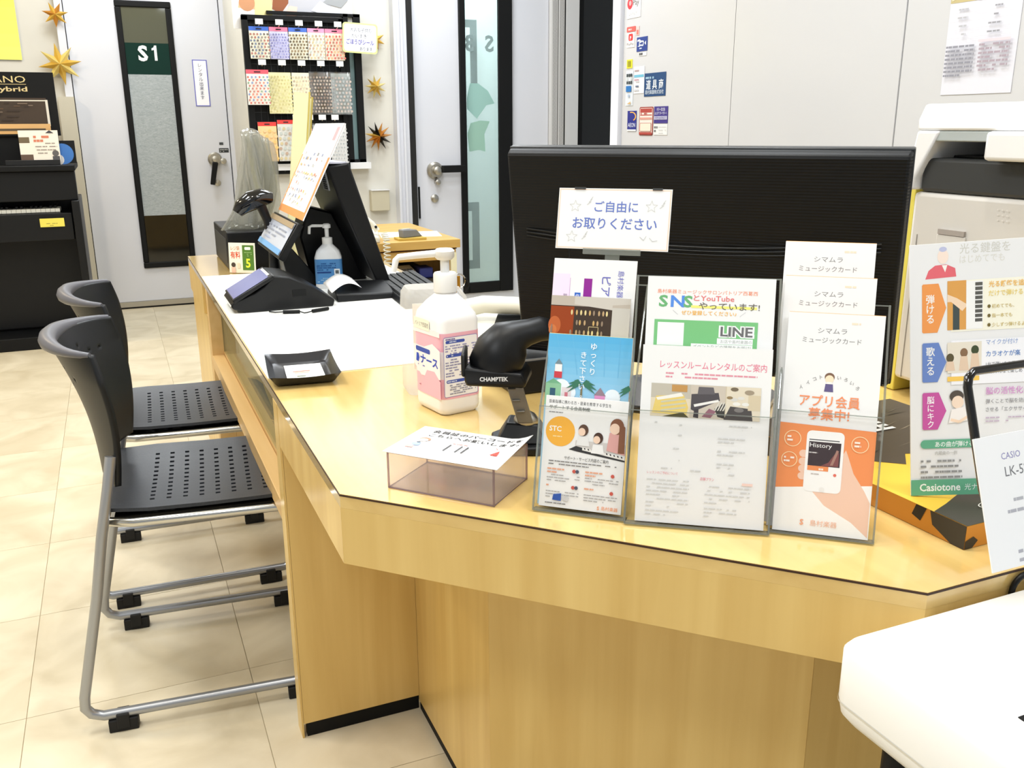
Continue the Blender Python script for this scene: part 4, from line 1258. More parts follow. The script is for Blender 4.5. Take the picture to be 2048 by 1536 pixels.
di = thing('customer_display', 'small slanted display with blue and white page under the orange notice', 'display', (0, 0, 0))
def slant(b, x0, z0, x1, z1, y0, y1, t):
    L = math.hypot(x1-x0, z1-z0)
    nx, nz = -(z1-z0)/L*t, (x1-x0)/L*t
    return xz_prism(b, [(x0, z0), (x1, z1), (x1-nx, z1-nz), (x0-nx, z0-nz)], y0, y1)
slant(MB(BLACK), .168, .829, .228, .925, 1.44, 1.83, .018).build('casing', di, bevel=.003)
slant(MB(mat('display_glass', (206, 212, 226), .08)), .1705, .8375, .2225, .9208, 1.45, 1.82, .0005).build('screen', di)
def slant_frame(x0, z0, x1, z1, ynear, yfar):
    """sheet frame on a board that leans back towards +X and looks towards -X; X of the sheet runs towards the camera"""
    up = Vector((x1-x0, 0, z1-z0)).normalized()
    xx = Vector((0, -1, 0))
    n = xx.cross(up)
    return Matrix(((xx.x, up.x, n.x, x0), (xx.y, up.y, n.y, yfar), (xx.z, up.z, n.z, z0), (0, 0, 0, 1)))
p = Print(2e-4, 2e-3)
p.rect(.0, .0, .37, .016, (120, 170, 216)).rect(0, .082, .37, .016, (170, 150, 120)).greek(.03, .064, .30, 3, .013, (150, 156, 170), .005).greek(.03, .026, .2, 1, .01, (160, 170, 196), .004)
p.put(di, slant_frame(.1705, .8375, .2225, .9208, 1.45, 1.82), 'page')
xz_prism(MB(BLACK), [(.20, .835), (.235, .835), (.30, ZC+.03), (.30, ZC), (.22, ZC)], 1.60, 1.68).build('stem', di, bevel=.003)
p = Print(2e-4, 4e-4)
p.rect(0, 0, .385, .286, (240, 158, 96)).rect(.018, .022, .349, .17, (250, 249, 246)).rect(.0, .185, .385, .101, (250, 250, 250)).rect(.32, .235, .036, .04, (250, 170, 176))
p.rect(.018, .10, .349, .09, (250, 249, 246))
for r_, (y, n, cs) in enumerate(((.185, 5, 6), (.170, 9, 3), (.150, 5, 5), (.125, 8, 11), (.112, 8, 12), (.092, 4, 7), (.072, 9, 17), (.052, 10, 18), (.036, 9, 12))):
    for k in range(n):
        if random.random() < .75:
            x = .045+k*(.29/n)+random.uniform(0, .01)
            p.rect(x, y, random.uniform(.008, .02), random.uniform(.004, .010), random.choice(((190, 186, 180), (226, 190, 130), (210, 130, 110), (150, 160, 190), (206, 200, 120), (150, 150, 152))))
sheet('notice_board', 'white and orange payment notice leaning high above the till', 'notice', slant_frame(.237, .932, .369, 1.188, 1.42, 1.805), .385, .286, .003, None, p)

pt = thing('card_terminal', 'black card payment terminal with violet screen on the white sheet', 'card terminal', (0, 0, 0))
b = xz_prism(MB(BLACK), [(.052, ZC), (.275, ZC), (.280, .738), (.225, .776), (.165, .806), (.125, .812), (.10, .786), (.075, .770), (.022, .752), (.014, .742), (.020, .732)], 1.265, 1.43)
b.build('body', pt, bevel=.004)
slant(MB(BLACK), .018, .757, .122, .815, 1.258, 1.425, .011).build('screen_plate', pt, bevel=.003)
slant(MB(mat('violet_screen', (92, 96, 150), .12)), .022, .7605, .112, .8107, 1.264, 1.418, .0004).build('screen', pt)
slant(MB(LGREY), .110, .8093, .118, .8138, 1.285, 1.40, .0006).build('status_strip', pt)
b = xz_prism(MB(CREAM), [(.013, .7405), (.0125, .743), (.0155, .7432)], 1.262, 1.432)
b.build('card_slot', pt)
b = MB(BLACKM).box(.17, .205, 1.2635, 1.2655, .755, .772)
b.build('side_mark', pt)

pn = thing('stylus_pen', 'two short black stylus pieces on a cord beside the card terminal', 'stylus', (0, 0, ZC))
MB(BLACKM).tube([(.135, 1.215, .005), (.175, 1.203, .005)], .0045, 8).build('stylus_grip', pn, smooth=60)
MB(BLACKM).tube([(.205, 1.196, .005), (.25, 1.214, .005)], .0045, 8).build('stylus_grip', pn, smooth=60)
MB(BLACKM).tube([(.105, 1.245, .003), (.118, 1.230, .003), (.135, 1.216, .005), (.175, 1.203, .005), (.185, 1.196, .002), (.195, 1.200, .002), (.205, 1.196, .005)], .0015, 6).build('cord', pn, smooth=60)

sb = thing('sanitizer_bottle', 'smaller pump bottle with blue label beside the till', 'bottle', (.330, 1.56, ZC), R(-14))
b = MB(mat('milky_bottle', (226, 228, 230), .3)).rings([rr_ring(.070, .046, .01, 0), rr_ring(.078, .052, .012, .005), rr_ring(.078, .052, .012, .090), rr_ring(.066, .046, .014, .108), rr_ring(.036, .034, .0165, .124), rr_ring(.026, .026, .0125, .130)])
b.build('body', sb, smooth=40)
MB(mat('blue_label', (74, 132, 188), .4)).rings([rr_ring(.0788, .0528, .0124, .014), rr_ring(.0788, .0528, .0124, .086)], False).build('label_band', sb, smooth=40)
p = Print(1e-4, 6e-4)
p.greek(-.033, .072, .055, 4, .006, (40, 84, 140), .003).rect(-.033, .046, .04, .004, (30, 60, 120)).rect(.016, .030, .016, .028, (226, 232, 236)).rect(.019, .044, .010, .010, (90, 96, 100)).rect(.019, .033, .010, .007, (90, 96, 100)).greek(-.033, .03, .04, 3, .005, (160, 200, 226), .002)
p.put(sb, T(0, -.0264, 0, 90), 'label_print')
b = MB(WHITEP).lathe([(.015, .128), (.015, .146), (.006, .148), (.006, .172), (.012, .174), (.012, .183), (.008, .186)], 16).tube([(0, 0, .180), (-.04, -.006, .181), (-.048, -.007, .178), (-.050, -.007, .158)], .0042, 8)
b.build('pump', sb, smooth=45)

rp = thing('receipt_printer', 'flat black receipt printer with a curl of white paper', 'printer', (0, 0, ZC))
b = MB(BLACK).rings([[(.295, 1.31, 0), (.47, 1.31, 0), (.47, 1.46, 0), (.30, 1.46, 0)], [(.295, 1.315, .022), (.465, 1.315, .014), (.465, 1.455, .030), (.305, 1.455, .036)]])
b.build('case', rp, bevel=.004)
b = MB(PAPER)
b.grid(lambda u, v: (.285+.085*u, 1.325+.11*v+.012*u, .024+.022*math.sin(u*math.pi*.9)+.010*v), 12, 3)
b.build('paper_curl', rp, solid=.0006, smooth=60)
kk = thing('till_keyboard', 'black till keyboard on the counter behind the pump bottle', 'keyboard', (.505, 1.30, ZC), R(-4))
MB(BLACK).rings([[(-.06, -.16, 0), (.075, -.16, 0), (.075, .28, 0), (-.06, .28, 0)], [(-.055, -.155, .016), (.07, -.155, .028), (.07, .275, .028), (-.055, .275, .016)]]).build('base', kk, bevel=.003)
b = MB(DGREY)
for i in range(6):
    for j in range(20):
        x, y = -.048+i*.0192, -.148+j*.0208
        b.box(x, x+.016, y, y+.0175, .016+i*.0017, .024+i*.0019)
b.build('keys', kk)['kind'] = 'stuff'
lo = thing('device_box', 'black box device behind the paid bag sign', 'device', (.098, 2.02, ZC), R(0))
MB(BLACK).box(0, .20, 0, .40, 0, .125).build('case', lo, bevel=.004)
MB(DGREY).box(-.001, .0005, .03, .37, .02, .1).build('side_panel', lo)
p = Print(2e-4, 3e-4)
p.text('レジ袋', .027, .079, .016, (206, 120, 70), fit=.036).text('有料', .027, .052, .026, (216, 82, 50), fit=.040, bold=.012)
p.rect(.056, .010, .046, .086, (84, 122, 44)).poly(rrect(.066, .090, .080, .090, .003), (240, 242, 226)).greek(.064, .07, .032, 3, .006, (150, 180, 110), .0025).text('5', .079, .020, .042, (226, 232, 60), bold=.03)
p.disc(.018, .028, .009, (70, 60, 50), 14, .9).rect(.010, .0, .016, .02, (230, 190, 170)).rect(.034, .016, .012, .018, (226, 210, 180))
sheet('bag_sign', 'cream sign with red and green print about paid bags beside the card terminal', 'sign', T(.093, 1.975, ZC, 90-4, 0, -34) @ Matrix.Diagonal((.85, .93, 1, 1)), .108, .104, .0015, mat('cream_card', (236, 232, 212), .5), p)
hs_ = thing('hand_scanner', 'glossy black hand scanner in its holder behind the customer display', 'scanner', (.20, 1.80, ZC), 0)
b = MB(BLACKG).tube([(-.088, 0, .205), (-.075, 0, .222), (-.045, 0, .240), (-.010, 0, .250), (.02, 0, .248)], [.016, .024, .030, .027, .016], 14)
b.build('head', hs_, smooth=60)
MB(BLACK).tube([(-.02, 0, .235), (.0, 0, .18), (.01, 0, .10), (.012, 0, .01)], [.016, .013, .013, .02], 12).build('handle', hs_, smooth=60)
MB(BLACK).lathe([(.04, 0), (.04, .008), (.02, .014)], 18, T(.012, 0, 0)).build('stand_foot', hs_, smooth=40)

# clear bags and the tall booklets behind the till
bg = thing('bag_bundle', 'bundle of crinkled clear plastic bags standing behind the till', 'bags', (.10, 2.08, ZC+.126), 0)
for k in range(4):
    def shell(u, v, k=k):
        x = -.012+.020*k+.150*v**.75-.045*v*v+u*(.12-.06*v)-.02*v+.004*math.sin(v*9+k*2)
        return (x, .03*k+.012*math.sin(u*6+v*5+k), .315*v*(1-.04*k)+.012*math.sin(u*math.pi)*v)
    MB(BAGM).grid(shell, 10, 14).build('bag', bg, solid=.0012, smooth=60)
b = MB(BAGM)
for k in range(5):
    b.tube([(-.01+.020*k+.150*v**.75-.045*v*v+.016*k*(1-v), .025*k-.004, .30*v) for v in (0, .2, .4, .6, .8, .98)], .0035, 8)
b.build('bag_fold', bg, smooth=60)
bk_ = None
for k, (nm, dx, hh) in enumerate((('pale yellow booklet standing tallest behind the till', 0, .50), ('pale yellow booklet tucked behind the tallest one', .014, .485))):
    o = thing('booklet', nm, 'booklet', (.285+dx, 2.04+k*.02, ZC+.0), 0, 'pale yellow booklets behind the till')
    o.rotation_euler = (0, R(7), 0)
    MB(mat('booklet_yellow', (240, 236, 186), .5)).box(0, .045, 0, .012, .03, hh+.07).build('cover', o)
    MB(mat('booklet_gold_edge', (206, 186, 96), .5)).box(.0455, .0505, 0, .012, .03, hh+.075).build('spine', o)

# ------------------------------------------------------------------ back desk
dk = thing('back_desk', 'small wooden desk standing behind the counter in front of door S3', 'desk', (0, 0, 0))
MB(WOOD_DESK).box(.655, 1.09, 2.515, 3.25, .685, .72).build('desktop', dk, bevel=.002)
MB(WOOD_DESK).box(.66, 1.075, 2.53, 3.2, .635, .678).build('drawer_board', dk, bevel=.002)
MB(mat('groove_dark', (70, 40, 16), .7)).box(.665, 1.08, 2.535, 3.2, .678, .685).build('groove', dk)
MB(WOOD_DESK).box(1.045, 1.075, 2.53, 3.2, 0, .635).build('side_panel', dk)
MB(BLACKM).box(.66, 1.044, 3.12, 3.2, 0, .635).build('back_panel', dk)
MB(mat('shelf_dark', (50, 44, 36), .6)).box(.66, 1.044, 2.54, 3.12, .54, .555).build('shelf', dk)
sh = sheet('paper_sheets', 'loose white papers lying on the back desk', 'papers', T(.80, 2.70, .7206, 0, 0, -12), .26, .20, .001)
nb = thing('stapler', 'grey stapler resting on a yellow notepad on the back desk', 'stapler', (.90, 2.60, .7300), R(20))
MB(MGREY).rings([[(-.05, -.018, .0), (.05, -.018, 0), (.05, .018, 0), (-.05, .018, 0)], [(-.052, -.018, .034), (.02, -.018, .030), (.02, .018, .03), (-.052, .018, .034)]]).build('arm', nb, bevel=.004)
MB(LGREY).box(-.045, -.005, -.006, .006, .0335, .0355).build('stripe', nb)
np_ = MB(mat('notepad_yellow', (190, 160, 70), .6)).box(.835, .955, 2.555, 2.63, .7204, .7296)
tag(np_.build('notepad', None, bevel=.001), 'yellow edged notepad lying under the grey stapler', 'notepad')
ph = thing('wall_phone', 'cream telephone with coiled cord at the left end of the back desk', 'telephone', (.68, 2.62, .7202), R(-15))
MB(CREAM).rings([[(-.02, -.08, 0), (.09, -.08, 0), (.09, .08, 0), (-.02, .08, 0)], [(-.02, -.08, .05), (.085, -.08, .025), (.085, .08, .03), (-.02, .08, .08)]]).build('base', ph, bevel=.006)
MB(CREAM).tube([(-.03, -.03, .13), (.01, -.03, .115), (.06, -.03, .075), (.08, -.03, .045)], [.012, .012, .011, .012], 10).build('handset', ph, smooth=60)
MB(BLACKM).ball((.075, -.043, .062), .006, 8).build('button', ph)
pts = []
N = 150
base_ = [(.105, -.11, .045), (.115, -.13, .02), (.115, -.14, -.04), (.118, -.14, -.10), (.12, -.14, -.135)]
def along(path, s):
    s *= len(path)-1
    i = min(int(s), len(path)-2)
    f = s-i
    return Vector(path[i])*(1-f)+Vector(path[i+1])*f
for k in range(N):
    c = along(base_, k/(N-1))
    a = k*2*math.pi/9.5
    pts.append((c.x+.013*math.cos(a), c.y+.013*math.sin(a), c.z))
MB(CREAM).tube(pts, .0026, 5).build('coil_cord', ph, smooth=60)
pts = []
base_ = [(.045, -.10, .03), (.03, -.15, -.01), (.06, -.16, -.07), (.09, -.16, -.12)]
for k in range(N):
    c = along(base_, k/(N-1))
    a = k*2*math.pi/11
    pts.append((c.x+.013*math.cos(a), c.y+.013*math.sin(a), c.z))
MB(CREAM).tube(pts, .0026, 5).build('coil_cord', ph, smooth=60)
ca = thing('calculator', 'cream calculator lying on the shelf under the back desk', 'calculator', (.87, 2.60, .5552), R(8))
MB(CREAM).box(-.075, .045, -.05, .06, 0, .02, M=T(0, 0, .012, 18)).build('case', ca, bevel=.003)
case_ = ca.children[0]
b = None
for i in range(5):
    for j in range(3):
        MB(MGREY).box(-.03+i*.014, -.02+i*.014, -.035+j*.02, -.022+j*.02, .02, .023, M=T(0, 0, .012, 18)).build('key', case_)
bl_ = MB(mat('navy_case', (34, 44, 110), .5)).box(.925, .985, 2.57, 2.66, .5552, .60)
tag(bl_.build('pencil_case', None, bevel=.006), 'navy blue pencil case on the shelf under the desk', 'case')
yt = MB(mat('pale_note', (232, 226, 190), .6)).box(1.047, 1.073, 2.5185, 2.5285, .575, .665)
tag(yt.build('paper_note', None), 'pale paper strip stuck on the back desk edge', 'note')
rg = thing('key_ring', 'brass and steel ring of keys hanging from the desk side', 'key ring', (1.075, 2.505, .545))
MB(CHROME).tube([(.03*math.cos(a*math.pi/8), 0, .03*math.sin(a*math.pi/8)) for a in range(16)], .0035, 6, closed=True).build('ring', rg, smooth=60)
MB(mat('brass', (190, 140, 50), .25, .9)).box(-.008, .006, -.004, .004, -.035, .022).build('key', rg, bevel=.002)
MB(BLACKM).tube([(.03, 0, .01), (.045, .002, -.02), (.03, 0, -.05)], .006, 8).build('strap', rg, smooth=60)

# ------------------------------------------------------------------ sticker rack on the rear wall
RY = 3.975
rk = thing('sticker_rack', 'black wire wall rack hung with rows of sticker packs', 'rack', (0, 0, 0))
b = MB(BLACKM).box(.475, .985, RY+.03, RY+.036, .93, 1.705)
b.box(.470, .498, RY+.005, RY+.04, .93, 1.72).box(.965, .99, RY+.005, RY+.04, .93, 1.72).box(.47, .99, RY+.005, RY+.04, 1.70, 1.725)
b.build('backing', rk)
b = MB(DGREY)
for k in range(14):
    b.box(.50+k*.034, .502+k*.034, RY+.026, RY+.03, .94, 1.70)
for k in range(16):
    b.box(.49, .975, RY+.026, RY+.03, .96+k*.048, .962+k*.048)
b.build('wire_grid', rk)
for zz in (1.662, 1.468, 1.198):
    for i in range(5):
        x = .545+i*.1 if zz != 1.198 else .70+i*.068
        if zz == 1.198 and i == 4:
            continue
        MB(CHROME).tube([(x, RY+.03, zz+.004), (x, RY-.055, zz+.008), (x, RY-.058, zz+.016)], .0022, 6).build('hook', rk)
        pt_ = MB(PAPER).box(x-.019, x+.019, RY-.062, RY-.060, zz+.012, zz+.038).build('price_tag', rk)
def pack(label, x, z, w_, h, base, head, dots, cols, rows, M=None, film=False, yo=0):
    p = Print(4e-4, 4e-4)
    if head:
        p.rect(0, h-.02, w_, .02, head).poly(rrect(w_*.35, w_*.65, h-.014, h-.008, .003), (40, 40, 44))
    top_ = h-(.028 if head else .012)
    for i in range(cols):
        for j in range(rows):
            c = random.choice(dots)
            p.disc(w_*(i+.5+(.25 if j % 2 else -.05))/cols, top_-(j+.6)*(top_-.004)/rows, min(w_/cols, top_/rows)*.36, c, 8)
    t = sheet('sticker_pack', label, 'stickers', T(x, RY-.02+yo, z, 90, 0, 0), w_, h, .002, mat('pack_%02x%02x%02x' % base, base, .5), p, 'sticker packs hanging on the wall rack', part='card')
    if film:
        b = MB(clear_mat('crinkled_film', (232, 234, 234), .7, .1, (230, 232, 232), .12))
        b.grid(lambda u, v: (w_*(u*1.06-.03), h*(v*1.06-.03), .004+.0022*math.sin(u*9+v*4)+.002*math.sin(v*15-u*5)), 10, 12)
        b.build('film', t, smooth=70)
    return t
CRM, LAV, YEL, PNK = (240, 236, 214), (206, 204, 232), (236, 230, 180), (246, 226, 220)
D1 = ((110, 100, 96), (150, 140, 130), (176, 120, 110), (120, 130, 150))
D2 = ((150, 150, 196), (176, 176, 214), (130, 130, 176))
D3 = ((206, 190, 150), (186, 160, 140), (190, 196, 190))
D4 = ((222, 130, 110), (200, 110, 100), (230, 170, 130), (170, 120, 100))
zt = 1.512
pack('cream sticker pack with blue header at the left end of the top row', .497, zt, .098, .155, CRM, (70, 110, 200), D1, 6, 8)
pack('lavender sticker pack with pink header second in the top row', .598, zt, .094, .155, LAV, (240, 130, 160), D2, 7, 9)
pack('tan sticker pack with blue header in the middle of the top row', .696, zt, .094, .155, CRM, (80, 116, 206), ((120, 106, 80), (150, 130, 100), (100, 92, 80)), 6, 8)
pack('pale faded sticker pack with pink header in the top row', .793, zt, .088, .155, (242, 240, 226), (246, 160, 196), D3, 5, 8)
pack('peach sticker pack with red dots at the right end of the top row', .884, zt, .1, .155, (246, 230, 208), (244, 140, 170), D4, 6, 8)
zt = 1.252
pack('white sticker pack with red header and coloured dots jutting out left', .462, 1.285, .112, .172, (240, 232, 222), (238, 96, 110), ((206, 110, 96), (130, 150, 190), (190, 130, 120), (220, 140, 120), (140, 170, 140)), 6, 10, yo=-.03)
pack('yellow sticker sheet second in the middle row', .572, zt-.01, .12, .205, YEL, None, ((206, 200, 140), (214, 206, 160), (196, 186, 130)), 8, 11)
pack('cream sticker sheet in the centre of the middle row', .697, zt-.01, .09, .205, (242, 236, 206), None, ((206, 196, 170), (190, 170, 150), (220, 206, 170)), 6, 10)
pack('grey brown sticker sheet under shiny film in the middle row', .789, zt-.01, .108, .205, (112, 98, 84), None, ((176, 160, 146), (150, 130, 116), (190, 176, 160)), 7, 11, film=True)
pack('pale grey sticker sheet under film ending the middle row', .902, zt-.01, .104, .205, (206, 210, 206), None, ((186, 176, 172), (170, 176, 176), (196, 180, 170)), 6, 10, film=True)
zt = .94
pack('orange and red header sticker pack at the left of the lower row', .505, 1.0, .095, .20, (240, 206, 150), (222, 70, 66), ((230, 190, 120), (240, 200, 150)), 4, 6)
pack('pale sticker pack with red header beside the orange one', .605, 1.0, .09, .21, (216, 214, 206), (222, 70, 66), D3, 4, 7)
pack('pink dotted sticker sheet in the lower row', .700, zt, .085, .245, PNK, None, ((226, 150, 150), (214, 170, 180), (236, 180, 170)), 6, 12)
pack('silver grey sticker sheet ending the lower row', .79, zt, .085, .245, (206, 206, 212), None, ((180, 180, 190), (196, 190, 190)), 6, 12, film=True)
pack('white and grey dotted sheet at the lower right of the rack', .885, zt, .085, .245, (226, 226, 224), None, ((190, 190, 190), (176, 180, 182)), 6, 12)
p = Print(4e-4, 4e-4)
w_, h = .188, .15
p.poly(rrect(.008, w_-.008, .008, h-.008, .014), (247, 247, 250))
p.text('大人も子供も', .097, .107, .024, (104, 108, 120), fit=.115).text('たいすき！', .092, .078, .022, (104, 108, 120), fit=.09).text('ごほうびシール', .094, .045, .029, (96, 92, 176), fit=.148, bold=.015).text('あります', .125, .015, .022, (104, 108, 120), fit=.068)
sheet('reward_sign', 'white sign with yellow green border beside the sticker rack', 'sign', T(.968, RY-.045, 1.553, 90, 0, 0) @ T(0, 0, 0, 0, 0, -2.5), w_, h, .002, mat('sign_border', (214, 226, 150), .5), p, corner=.016)
p = Print(4e-4, 4e-4)
w_, h = .62, .50
p.rect(0, 0, w_, h, (242, 240, 238)).poly([(.03, 0.1), (.06, .25), (.16, .3), (.25, .16), (.17, .09)], (226, 190, 150)).disc(.075, .125, .04, (206, 150, 110), 16).poly([(.11, .06), (.12, .2), (.20, .24), (.20, .06)], (238, 226, 160)).poly([(.20, .10), (.22, .22), (.36, .26), (.34, .10), (.27, .07)], (150, 90, 60))
p.poly([(.24, .075), (.30, .15), (.36, .17), (.40, .12), (.34, .06)], (214, 206, 204)).poly([(.28, .08), (.48, .10), (.58, .2), (.62, .3), (.30, .3)], (190, 190, 196)).poly([(.30, .30), (.34, .17), (.37, .17), (.34, .30)], (90, 90, 96)).poly([(.38, .30), (.40, .20), (.43, .20), (.43, .30)], (100, 100, 106)).poly([(.27, .09), (.29, .12), (.33, .115), (.32, .06), (.27, .06)], (244, 206, 190)).poly([(.46, .14), (.56, .12), (.60, .16), (.54, .2)], (160, 162, 164)).poly([(.40, .10), (.52, .07), (.57, .09), (.45, .15)], (216, 218, 226))
sheet('wall_poster', 'large poster of hands and silver instrument above the sticker rack', 'poster', T(.433, RY+.05, 1.66, 90, 0, 0) @ T(0, 0, 0, 0, 0, 0), w_, h, .002, None, p)
# blind window behind the rack
b = MB(BLACKM).box(.995, 1.02, 4.0, 4.049, .985, 1.75).box(1.05, 1.086, 4.0, 4.049, .985, 1.75).box(.60, 1.086, 4.0, 4.049, .985, 1.0).box(.60, 1.086, 4.0, 4.049, 1.735, 1.75)
w1 = struct('window_1', b)
w1['label'] = 'black framed wall window half hidden by the sticker rack'
MB(mat('teal_dark_glass', (120, 146, 146), .08)).box(.60, 1.05, 4.03, 4.04, 1.0, 1.735).build('pane', w1)
MB(WALLW).box(.60, 1.108, 3.985, 4.049, .95, .984).build('window_sill', w1)
wb = MB(mat('beige_box', (190, 182, 158), .6)).box(1.105, 1.21, 4.0, 4.049, .715, .825)
wb.m = LGREY
wb.box(1.105, 1.213, 3.995, 4.049, .825, .832)
tag(wb.build('wall_box', None, bevel=.002), 'beige square box fixed low on the wall beside door S3', 'wall box')

# ------------------------------------------------------------------ folded foil stars
def star(label, x, y, z, r, mats, n=8, spin=0, thick=.35, rz=0):
    t = thing('foil_star', label, 'star', (x, y, z), R(rz), 'folded gold stars on the walls')
    for q, sgn in enumerate((-1, 1)):
        for k in range(n):
            a0 = spin+2*math.pi*k/n
            a1, am = a0+math.pi/n, a0-math.pi/n
            ri = r*.42
            tip = (r*math.cos(a0), 0 if sgn < 0 else .006, r*math.sin(a0))
            l = (ri*math.cos(a1), 0, ri*math.sin(a1))
            m_ = (ri*math.cos(am), 0, ri*math.sin(am))
            c = (0, sgn*r*thick, 0)
            if sgn > 0:
                continue
            b = MB(mats[k % len(mats)])
            rid = (ri*.9*math.cos(a0), -r*thick*.55, ri*.9*math.sin(a0))
            bk2 = (0, .004, 0)
            b.add([c, l, tip, m_, rid, bk2], [(0, 1, 4), (1, 2, 4), (2, 3, 4), (3, 0, 4), (1, 5, 2), (2, 5, 3)])
            b.build('point', t)
    return t
star('small copper gold star on the wall left of door S1, highest of the two', -.428, 5.42, 1.835, .075, (GOLD, GOLDD), 7, .2)
star('large pale gold star between the piano display and door S1', -.438, 5.44, 1.552, .125, (GOLD, GOLDP), 8, .15)
star('small gold star peeking out beside the reward sign', 1.175, 4.03, 1.628, .055, (GOLD, GOLDD), 7, .5)
star('shiny pale gold star in the middle of the column beside the window', 1.162, 4.02, 1.385, .062, (GOLDP, GOLD), 9, .3, .7)
star('spiky star half dark half copper gold, lowest beside the window', 1.166, 4.02, 1.122, .080, (GOLDD, GOLDD, GOLDD, mat('dark_foil', (46, 42, 34), .3, .8), mat('dark_foil', (46, 42, 34), .3, .8), GOLD), 11, .1, .5)

# notice on door S1, yellow poster
p = Print(4e-4, 4e-4)
w_, h = .092, .29
p.rect(0, 0, w_, h, (110, 112, 190)).rect(.006, .006, w_-.012, h-.012, (244, 244, 250)).vtext('レンタル出来ます', w_/2, .245, .028, (110, 112, 130), 0, 1.02)
sheet('door_notice', 'narrow white notice with violet border on door S1', 'notice', T(.338, 5.467, 1.307, 90, 0, 0), w_, h, .002, None, p)
p = Print(4e-4, 4e-4)
for k in range(8):
    c = tuple(int(a+(b_-a)*k/7) for a, b_ in zip((240, 240, 120), (255, 222, 90)))
    p.rect(0, k*.075, .60, .0752, c)  # printed bands, lemon yellow at the foot to warmer yellow above
sheet('yellow_poster', 'plain yellow poster on the wall above the piano', 'poster', T(-1.245, 5.49, 1.575, 90, 0, 0), .60, .60, .003, None, p)

# ------------------------------------------------------------------ upright hybrid piano with display
pi = thing('upright_piano', 'black upright piano standing by the wall beside door S1', 'piano', (-.40, 4.42, 0), 0)
W_ = 1.46
MB(BLACKM).box(-W_, -.04, .24, .52, .07, .955).build('case', pi, bevel=.004)
MB(BLACKM).box(-W_, .0, -.02, .54, .955, .985).build('lid', pi, bevel=.004)
MB(BLACK).box(-W_, -.005, .02, .10, .80, .954).build('fall_board', pi, bevel=.004)
MB(BLACK).box(-W_+.04, -.045, .05, .239, .62, .675).build('key_bed', pi, bevel=.004)
MB(BLACK).box(-W_+.04, -.045, -.0, .05, .59, .735).build('key_slip', pi, bevel=.004)
for x in (-.04, -W_):
    MB(BLACK).box(x, x+.04, -.02, .52, .03, .80).build('cheek', pi, bevel=.005)
MB(BLACKM).box(-W_, .0, .0, .52, 0, .07).build('plinth', pi, bevel=.004)
MB(BLACK).box(-W_+.045, -.045, .225, .24, .08, .60).build('lower_panel', pi, bevel=.004)
wk2 = None
for k in range(20):
    if wk2 is None:
        o = wk2 = MB(mat('ivory', (236, 232, 216), .3)).box(0, .0222, 0, .145, 0, .018).build('white_key', pi)
    else:
        o = wk2.copy()
        COL.objects.link(o)
    o.location = (-.125-k*.0235, .052, .738)
bk3 = None
for k in range(19):
    if k % 7 in (2, 6):
        continue
    if bk3 is None:
        o = bk3 = MB(BLACK).box(0, .011, 0, .095, 0, .012).build('black_key', pi)
    else:
        o = bk3.copy()
        COL.objects.link(o)
    o.location = (-.131-k*.0235, .102, .7565)
MB(BLACK).box(-.75, -.12, .30, .40, .9855, 1.03).build('display_ledge', pi)
yc = sheet('price_card', 'yellow price card hanging below the piano keys', 'price card', T(-.604, 4.405, .665, 90, 0, 0), .118, .045, .001, mat('yellow_card', (232, 216, 90), .6), Print(3e-4, 3e-4).greek(.03, .016, .06, 2, .01, (150, 140, 70), .003))
p = Print(4e-4, 4e-4)
w_, h = 1.0, .325
p.text('CELVIANO', .865, .272, .048, (226, 206, 150), 'R', 0, fit=.33).rect(.53, .262, .335, .003, (200, 180, 130)).text('Grand Hybrid', .868, .228, .034, (216, 196, 146), 'R', .02, fit=.36)
p.rect(.40, .02, .55, .175, (58, 52, 46)).rect(.55, .06, .40, .135, (70, 58, 48)).rect(.56, .178, .395, .006, (220, 214, 200)).rect(.945, .05, .012, .135, (222, 216, 204)).rect(.40, .030, .555, .032, (226, 180, 120)).rect(.40, .010, .555, .026, (214, 170, 112)).rect(.60, .026, .33, .012, (90, 78, 62))
for k in range(14):
    p.rect(.58+random.uniform(0, .3), .075+random.uniform(0, .09), random.uniform(.02, .08), .006, random.choice(((96, 76, 60), (120, 104, 90), (60, 50, 44))))
p.rect(.50, .07, .05, .12, (112, 108, 104))
sheet('display_board', 'black piano display board with gold lettering standing on the piano', 'display board', T(-1.452, 4.58, 1.135, 90, 0, 0), w_, h, .02, BLACKM, p)
MB(BLACKM).box(-1.04, -.07, .185, .27, .986, 1.45).build('board_prop', pi)
p = Print(4e-4, 4e-4)
w_, h = .19, .165
p.rect(0, 0, w_, h, (240, 230, 214)).rect(0, 0, .06, .04, (96, 76, 62)).rect(.0, .10, .05, .03, (110, 96, 70)).greek(.07, .125, .08, 2, .02, (206, 120, 90), .012).greek(.06, .095, .12, 4, .017, (150, 140, 130), .005).disc(.168, .045, .016, (96, 92, 90), 14).rect(.152, .0, .034, .03, (80, 78, 80)).poly([(.13, .15), (.15, .165), (.17, .15)], (60, 60, 64))
sheet('piano_flyer', 'printed cream flyer leaning in a clear stand on the piano', 'flyer', T(-.655, 4.50, 1.0, 82, 0, 0), w_, h, .002, None, p)
p = Print(4e-4, 4e-4)
p.disc(.045, .05, .055, (66, 120, 190), 24).disc(.02, .02, .03, (226, 220, 214), 16)
sheet('blue_disc_card', 'dark card with a blue disc beside the cream flyer on the piano', 'card', T(-.50, 4.53, .99, 84, 0, 0), .11, .12, .002, BLACKM, p)
rgm = mat('speaker_black', (20, 20, 21), .6)
b = MB(rgm).box(-.73, -.47, 4.47, 4.497, .9855, 1.012)
fs_ = tag(b.build('flyer_stand', None, bevel=.002), 'low black stand holding the flyer on the piano', 'stand')

